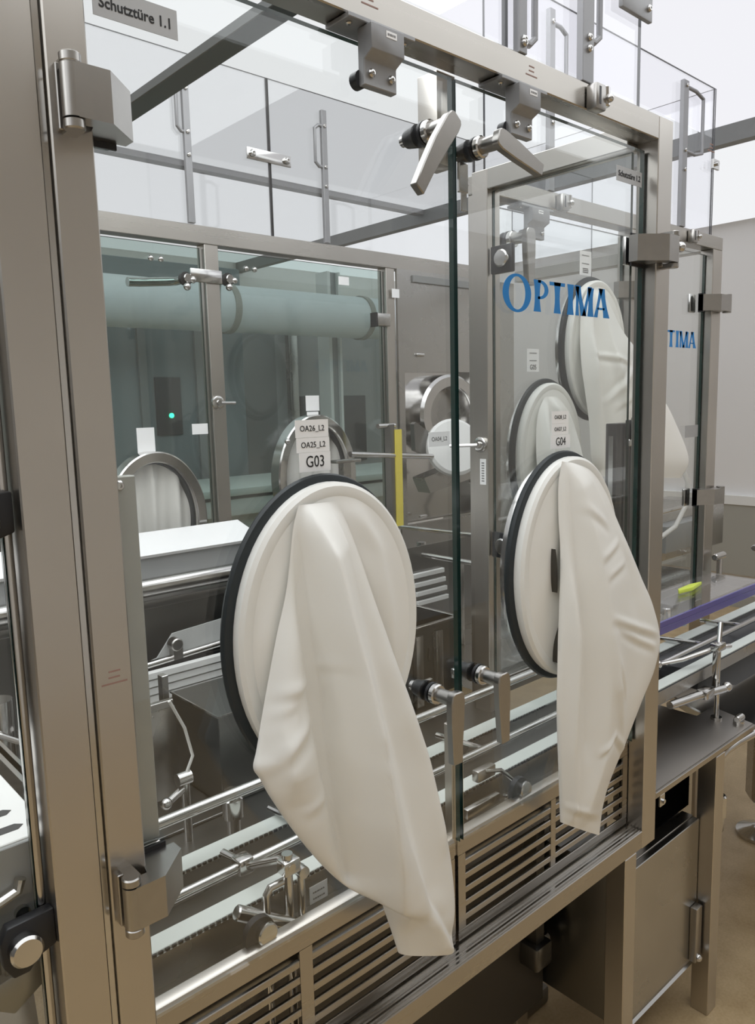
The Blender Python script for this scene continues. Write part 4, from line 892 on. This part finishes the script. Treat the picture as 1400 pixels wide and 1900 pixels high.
# hood over the outgoing conveyor
hd = thing('clear_hood', (2.0, 0.3, 0.93), 'flat clear hood with violet edges over the outgoing conveyor', 'hood')
mb = MB().box(1.48, 2.552, 0.222, 0.392, 0.948, 0.953); mb.build('hood_sheet', POLY, hd, smooth=False)
MB().box(1.48, 2.552, 0.215, 0.222, 0.938, 0.954, 0.001).box(1.48, 2.552, 0.2155, 0.2215, 0.918, 0.9375, 0.0006).build('hood_edge', VIOLET, hd)
MB().box(2.546, 2.552, 0.222, 0.392, 0.918, 0.9475).build('hood_end', POLY, hd, smooth=False)
MB().box(1.48, 2.55, 0.385, 0.392, 0.918, 0.9475).build('hood_back', POLY, hd, smooth=False)
ym = thing('yellow_marker', (2.27, 0.33, 0.954), 'lime yellow marker lying on the clear hood', 'marker')
MB().prism([(2.20, 0.325), (2.27, 0.315), (2.36, 0.33), (2.30, 0.342), (2.22, 0.338)], 'z', 0.954, 0.966, 0.002).build('marker_body', LIME, ym)
for i, (xx, yy) in enumerate(((2.5, 0.46), (2.75, 0.43))):
    kn = thing('hood_knob', (xx, yy, 0.95), ('bright steel clamp knob at the far end of the violet-edged hood', 'bright steel clamp knob beyond the hood near the frame edge')[i], 'knob')
    MB().cyl((xx+0.16, yy-0.05, 0.93), (xx+0.16, yy-0.05, 0.985), 0.010, 12).cyl((xx+0.12, yy-0.05, 0.992), (xx+0.19, yy-0.05, 0.992), 0.012, 14, cham=0.003).build('knob_body', STEEL_POL, kn)
gm = thing('transfer_gripper', (2.15, 0.3, 0.86), 'grey gripper under the clear hood on the conveyor', 'gripper')
MB().box(2.12, 2.26, 0.30, 0.36, 0.905, 0.94, 0.006).build('gripper_body', STEEL_DARK, gm)
MB().cyl((2.12, 0.32, 0.86), (2.12, 0.32, 0.93), 0.014, 16, cham=0.003).cyl((2.20, 0.31, 0.86), (2.20, 0.31, 0.905), 0.012, 14).build('gripper_post', STEEL_POL, gm)

# ------------------------------------------------------------------ linear actuator column
ac = thing('linear_actuator', (1.65, 0.22, 0.85), 'grey profiled actuator column with black side and sensor beside sleeve G04', 'actuator')
MB().box(1.627, 1.645, 0.200, 0.222, 1.10, 1.488).build('side_cover', BLACK, ac)
ex = MB().box(1.645, 1.76, 0.200, 0.240, 1.195, 1.488, 0.002)
for xx in (1.660, 1.680, 1.705, 1.725): ex.box(xx-0.004, xx+0.004, 0.1965, 0.200, 1.20, 1.485)
ex.build('profile', simple('dark_anodised_profile', (0.085, 0.085, 0.088), 0.35, 0.5), ac)
MB().box(1.621, 1.627, 0.205, 0.217, 1.12, 1.46).build('slide_rail', STEEL_POL, ac)
sb = MB().box(1.658, 1.712, 0.178, 0.1965, 1.452, 1.496, 0.002).build('sensor', BLACK, ac)
MB().box(1.676, 1.692, 0.1772, 0.1782, 1.459, 1.478).build('sensor_label', PAPER, sb, smooth=False)
smudge(sb, 1.663, 1.707, 1.484, 1.492, 0.1778, 1, PAPER)
MB().box(1.661, 1.714, 0.185, 0.1965, 1.434, 1.451, 0.002).build('sensor_bracket', STEEL_POL, ac)
MB().sweep([(1.680, 0.19, 1.496), (1.692, 0.19, 1.512), (1.72, 0.19, 1.525), (1.76, 0.20, 1.52)], 0.004, 8).build('sensor_cable', BLACK, ac)
MB().box(1.65, 1.76, 0.19, 0.245, 1.155, 1.193, 0.004).build('carriage', STEEL_POL, ac)
MB().box(1.68, 1.76, 0.224, 0.244, 0.955, 1.155, 0.002).build('column_base', DARKM, ac)

# ------------------------------------------------------------------ side table, cabinet, leg with foot at the right
tbx = thing('steel_table', (1.7, 0.07, 0.6), 'flat brown reflecting steel shelf outside the corner post under the conveyor', 'shelf')
MB().prism([(1.477, 0.006), (1.982, 0.006), (2.02, 0.13), (1.93, 0.13), (1.93, 0.30), (1.477, 0.30)], 'z', 0.698, 0.7065).build('shelf_sheet', brushed('matt_steel_shelf', (0.46, 0.43, 0.40), 0.42, (5, 8, 6)), tbx)
MB().box(1.477, 1.982, 0.0, 0.006, 0.692, 0.7055, 0.001).build('front_lip', STEEL_H, tbx)
MB().cyl((1.955, 0.03, 0.7065), (1.955, 0.03, 0.716), 0.014, 16).cyl((1.94, 0.03, 0.722), (1.972, 0.03, 0.722), 0.009, 12, cham=0.002).build('shelf_bolt', STEEL_POL, tbx)
MB().box(1.498, 1.518, 0.001, 0.005, 0.664, 0.692, 0.001).cyl((1.508, 0.001, 0.676), (1.508, -0.004, 0.676), 0.005, 12).build('lip_screw', STEEL_POL, tbx)
cb = thing('steel_cabinet', (1.62, 0.1, 0), 'low brown steel cabinet with a hinged door beneath the shelf', 'cabinet')
MB().box(1.425, 1.763, 0.055, 0.30, 0.14, 0.515, 0.002).build('cabinet_body', STEEL_DARK, cb)
dr_ = MB().box(1.440, 1.762, 0.036, 0.052, 0.150, 0.520, 0.0015).build('cabinet_door', STEEL_SHEET, cb)
MB().box(1.728, 1.758, 0.018, 0.036, 0.155, 0.30, 0.003).build('hinge_bar', STEEL_CAST, dr_)
MB().ball((1.742, 0.018, 0.165), 0.010).build('hinge_bolt', STEEL_POL, dr_)
MB().prism([(0.036, 0.150), (0.030, 0.146), (0.060, 0.105), (0.066, 0.110)], 'x', 1.440, 1.74).build('bottom_lip', STEEL_SHEET, cb)
MB().box(1.765, 1.81, 0.0, 0.045, 0.0, 0.690, B).build('leg', STEEL_V, cb)
MB().box(1.765, 1.81, 0.25, 0.295, 0.0, 0.690, B).build('leg', STEEL_V, cb)
MB().box(1.425, 1.764, 0.052, 0.082, 0.515, 0.522, 0.001).build('cabinet_top', STEEL_H, cb)
MB().box(1.60, 1.80, 0.082, 0.088, 0.523, 0.615, 0.001).build('opening_shade', SHADE, cb)  # black plate paints the shade of a hole; the panel behind is closed
MB().box(1.43, 1.83, 0.0885, 0.096, 0.45, 0.695, 0.001).build('upper_panel', STEEL_SHEET, cb)
MB().cyl((1.838, 0.02, 0.50), (1.838, 0.02, 0.56), 0.016, 16, cham=0.004).box(1.81, 1.85, 0.012, 0.028, 0.46, 0.50, 0.003).build('side_knob', STEEL_POL, cb)
bp_ = thing('bent_pipe', (1.95, 0.0, 0.66), 'bent steel pipe running out below the shelf corner beside the cabinet leg', 'pipe')
MB().sweep([(1.812, 0.02, 0.640), (1.822, 0.018, 0.664), (1.85, 0.014, 0.676), (1.90, 0.010, 0.680), (2.30, -0.02, 0.680)], 0.010, 14).build('pipe_body', STEEL_POL, bp_)
rtb = thing('rotary_table', (2.6, 0.15, 0), 'round steel turntable rim on a hexagonal leg with a levelling foot', 'turntable')
MB().lathe((2.40, 0.07, 0.640), (0, 0, 1), [(0, 0.356), (0.004, 0.36), (0.022, 0.36), (0.026, 0.356), (0.026, 0.05)], 64).build('table_rim', STEEL_POL, rtb)
MB().lathe((2.70, 0.25, 0.13), (0, 0, 1), [(0, 0.040), (0.02, 0.052), (0.54, 0.052)], 6).build('leg', STEEL_H, rtb)
MB().cyl((2.70, 0.25, 0.02), (2.70, 0.25, 0.13), 0.016, 16).build('spindle', STEEL_POL, rtb)
MB().lathe((2.70, 0.25, 0.0), (0, 0, 1), [(0, 0.078), (0.012, 0.078), (0.030, 0.03), (0.034, 0.02)], 28).build('foot_disc', STEEL_POL, rtb)

# ------------------------------------------------------------------ inside the second machine
ib = thing('filling_station', (3.0, 0.9, 0.8), 'pale filling station with a hose loop behind the narrow lettered glass strip', 'filling station')
MB().box(2.95, 3.9, 0.95, 1.25, 0.80, 1.02, 0.006).build('station_base', STEEL_SHEET, ib)
MB().box(3.18, 3.62, 0.88, 0.95, 0.86, 0.98, 0.004).build('station_panel', GREYM, ib)
MB().cyl((3.0, 0.90, 1.0), (3.0, 0.90, 1.30), 0.07, 28, cham=0.01).build('white_canister', WHITE, ib)
MB().cyl((3.0, 0.90, 1.30), (3.0, 0.90, 1.33), 0.05, 24).build('canister_lid', STEEL_SHEET, ib)
MB().sweep([(3.05, 0.86, 1.30), (3.16, 0.82, 1.28), (3.20, 0.80, 1.18), (3.19, 0.80, 1.08), (3.10, 0.80, 1.00), (2.98, 0.80, 0.97)], 0.010, 12).build('hose', SLEEVE_IN, ib)
MB().cyl((2.95, 0.84, 1.06), (3.25, 0.84, 1.065), 0.008, 10).build('cross_rod', STEEL_POL, ib)

# ------------------------------------------------------------------ neighbouring machine at the left edge
lgd = thing('fixed_side_glass', (0.0, 0.03, 0.7), 'fixed glass panel left of the tall double post, held by black corner blocks', 'glass panel')
pane('glass_pane', lgd, LGLASS, GEDGE, -0.30, 0.226, GY0, GY1, 0.80, 2.008)
MB().cyl((0.231, 0.030, 0.70), (0.231, 0.030, 2.02), 0.0055, 14).build('chrome_seal', STEEL_POL, lgd)
for (cx, cz) in ((0.202, 1.447), (0.206, 1.010)):
    MB().prism([(cx-0.020, cz-0.016), (cx-0.022, cz+0.012), (cx-0.014, cz+0.026), (cx+0.032, cz+0.028), (cx+0.032, cz-0.012), (cx+0.014, cz-0.018), (cx+0.004, cz-0.030), (cx-0.012, cz-0.030)], 'y', 0.010, 0.0245, 0.002).build('corner_block', BLACK, lgd)
    MB().lathe((cx, 0.010, cz), (0, -1, 0), [(0, 0.0165), (0.010, 0.0165), (0.013, 0.014), (0.0132, 0.001)], 30).build('holder_cap', STEEL_POL, lgd)
tr_ = thing('perforated_tray', (0.1, 0.2, 1.0), 'pale slotted tray behind the fixed glass at the left edge', 'tray')
MB().box(-0.3, 0.256, 0.058, 0.36, 1.092, 1.10, 0.001).build('tray_top', WHITE, tr_)
for i in range(4):
    y = 0.087 + 0.041*i
    MB().prism([(0.13, y-0.007), (0.230, y-0.007), (0.237, y), (0.230, y+0.007), (0.13, y+0.007)], 'z', 1.0992, 1.1006).build('slot', DARKM, tr_)
MB().box(-0.3, 0.256, 0.053, 0.058, 0.985, 1.098, 0.001).build('tray_front', GREYM, tr_)
MB().sweep([(0.0, 0.047, 1.028), (0.19, 0.045, 1.045), (0.214, 0.045, 1.052), (0.218, 0.045, 1.064)], 0.006, 10).build('tray_handle', STEEL_POL, tr_)
MB().cyl((0.218, 0.053, 1.022), (0.218, 0.046, 1.022), 0.008, 14).build('tray_screw', STEEL_POL, tr_)
MB().box(0.266, 0.272, 0.12, 0.5, 1.07, 1.105).box(0.276, 0.281, 0.12, 0.5, 1.07, 1.11).build('tray_rail', STEEL_POL, tr_)
lb = thing('lower_cover', (0.1, 0.12, 0.6), 'grey sloping cover under the slotted tray at the left edge', 'cover')
MB().prism([(0.10, 0.98), (0.13, 0.98), (0.05, 0.70), (0.04, 0.72)], 'x', -0.3, 0.23).build('cover_sheet', STEEL_SHEET, lb)
MB().box(0.196, 0.214, 0.05, 0.07, 0.95, 0.99, 0.003).prism([(0.18, 0.955), (0.235, 0.965), (0.232, 0.935), (0.20, 0.915), (0.18, 0.93)], 'y', 0.045, 0.06, 0.002).build('catch', STEEL_DARK, lb)
lq = thing('left_fixture', (0.28, 0.6, 0.8), 'small pipe fixture with wires behind the fixed glass at the left edge', 'fixture')
MB().cyl((0.36, 0.62, 0.8), (0.36, 0.62, 1.06), 0.025, 18).cyl((0.40, 0.60, 0.8), (0.40, 0.60, 1.0), 0.012, 14).build('pipe', STEEL_POL, lq)
MB().sweep([(0.33, 0.6, 1.02), (0.38, 0.58, 0.99), (0.43, 0.56, 0.98)], 0.005, 8).build('wire', STEEL_POL, lq)
MB().box(0.30, 0.42, 0.55, 0.70, 0.80, 0.94, 0.004).build('fixture_block', STEEL_DARK, lq)
MB().box(-0.4, 0.23, 0.10, 1.25, 0.775, 0.80).build('base_sheet', STEEL_SHEET, lq)

# ------------------------------------------------------------------ the room behind the rear doors
bc = thing('control_cabinet', (1.7, 2.8, 0), 'tall grey control cabinet with a dark panel and green lamp behind the rear doors', 'control cabinet')
MB().box(1.30, 2.25, 2.75, 3.15, 0, 2.25, 0.01).build('cabinet_body', simple('blue_grey_enamel', (0.21, 0.25, 0.26), 0.4), bc)
dp = MB().box(1.735, 1.87, 2.735, 2.75, 1.42, 1.70, 0.004).build('dark_panel', DARKM, bc)
MB().cyl((1.81, 2.735, 1.515), (1.81, 2.728, 1.515), 0.012, 14).build('green_lamp', LEDG, dp)
MB().box(1.66, 1.70, 2.735, 2.75, 0.4, 2.1).box(1.96, 2.0, 2.735, 2.75, 0.4, 2.2).build('door_trim', GREYM, bc)
wb = thing('white_bench', (2.2, 2.1, 0), 'long white bench standing behind the rear doors', 'bench')
MB().box(1.2, 3.0, 2.0, 2.5, 1.10, 1.17, 0.004).build('bench_front', WHITE, wb)
MB().box(1.2, 3.0, 1.98, 2.5, 1.185, 1.215, 0.003).build('bench_top', STRIP, wb)
MB().box(1.2, 3.0, 2.05, 2.5, 0.0, 1.10).build('bench_body', WHITE, wb)
dk = thing('air_duct', (1.5, 2.5, 2.2), 'thick silvery round duct running across behind the rear doors', 'duct')
MB().cyl((0.2, 2.35, 1.99), (3.1, 2.35, 1.99), 0.105, 40).build('duct_pipe', simple('white_duct_paint', (0.80, 0.84, 0.86), 0.35, 0.0), dk)
for xx in (0.9, 1.9, 2.7): MB().cyl((xx, 2.35, 1.99), (xx+0.03, 2.35, 1.99), 0.112, 40).build('duct_collar', WALLG, dk)
dc = thing('dark_column', (2.65, 2.4, 0), 'white edged upright frame behind the rear door with the hanging lever', 'upright')
MB().box(2.662, 2.682, 2.55, 2.65, 0, 2.25).box(2.735, 2.75, 2.55, 2.65, 0, 2.25).build('frame_edge', WHITE, dc)
MB().box(2.682, 2.735, 2.57, 2.65, 0, 2.25).build('frame_core', GREYM, dc)
mc = thing('dark_machine', (3.0, 3.2, 0), 'large dark machine in the shadow behind the rear doors', 'machine')
MB().box(2.55, 3.6, 2.9, 3.6, 0, 2.1, 0.02).build('machine_body', GREYM, mc)
MB().box(2.7, 3.2, 2.88, 2.9, 1.2, 1.6, 0.005).build('machine_window', DARKM, mc)
MB().box(2.62, 2.68, 2.86, 2.9, 0.6, 2.0, 0.005).build('machine_rail', STEEL_SHEET, mc)
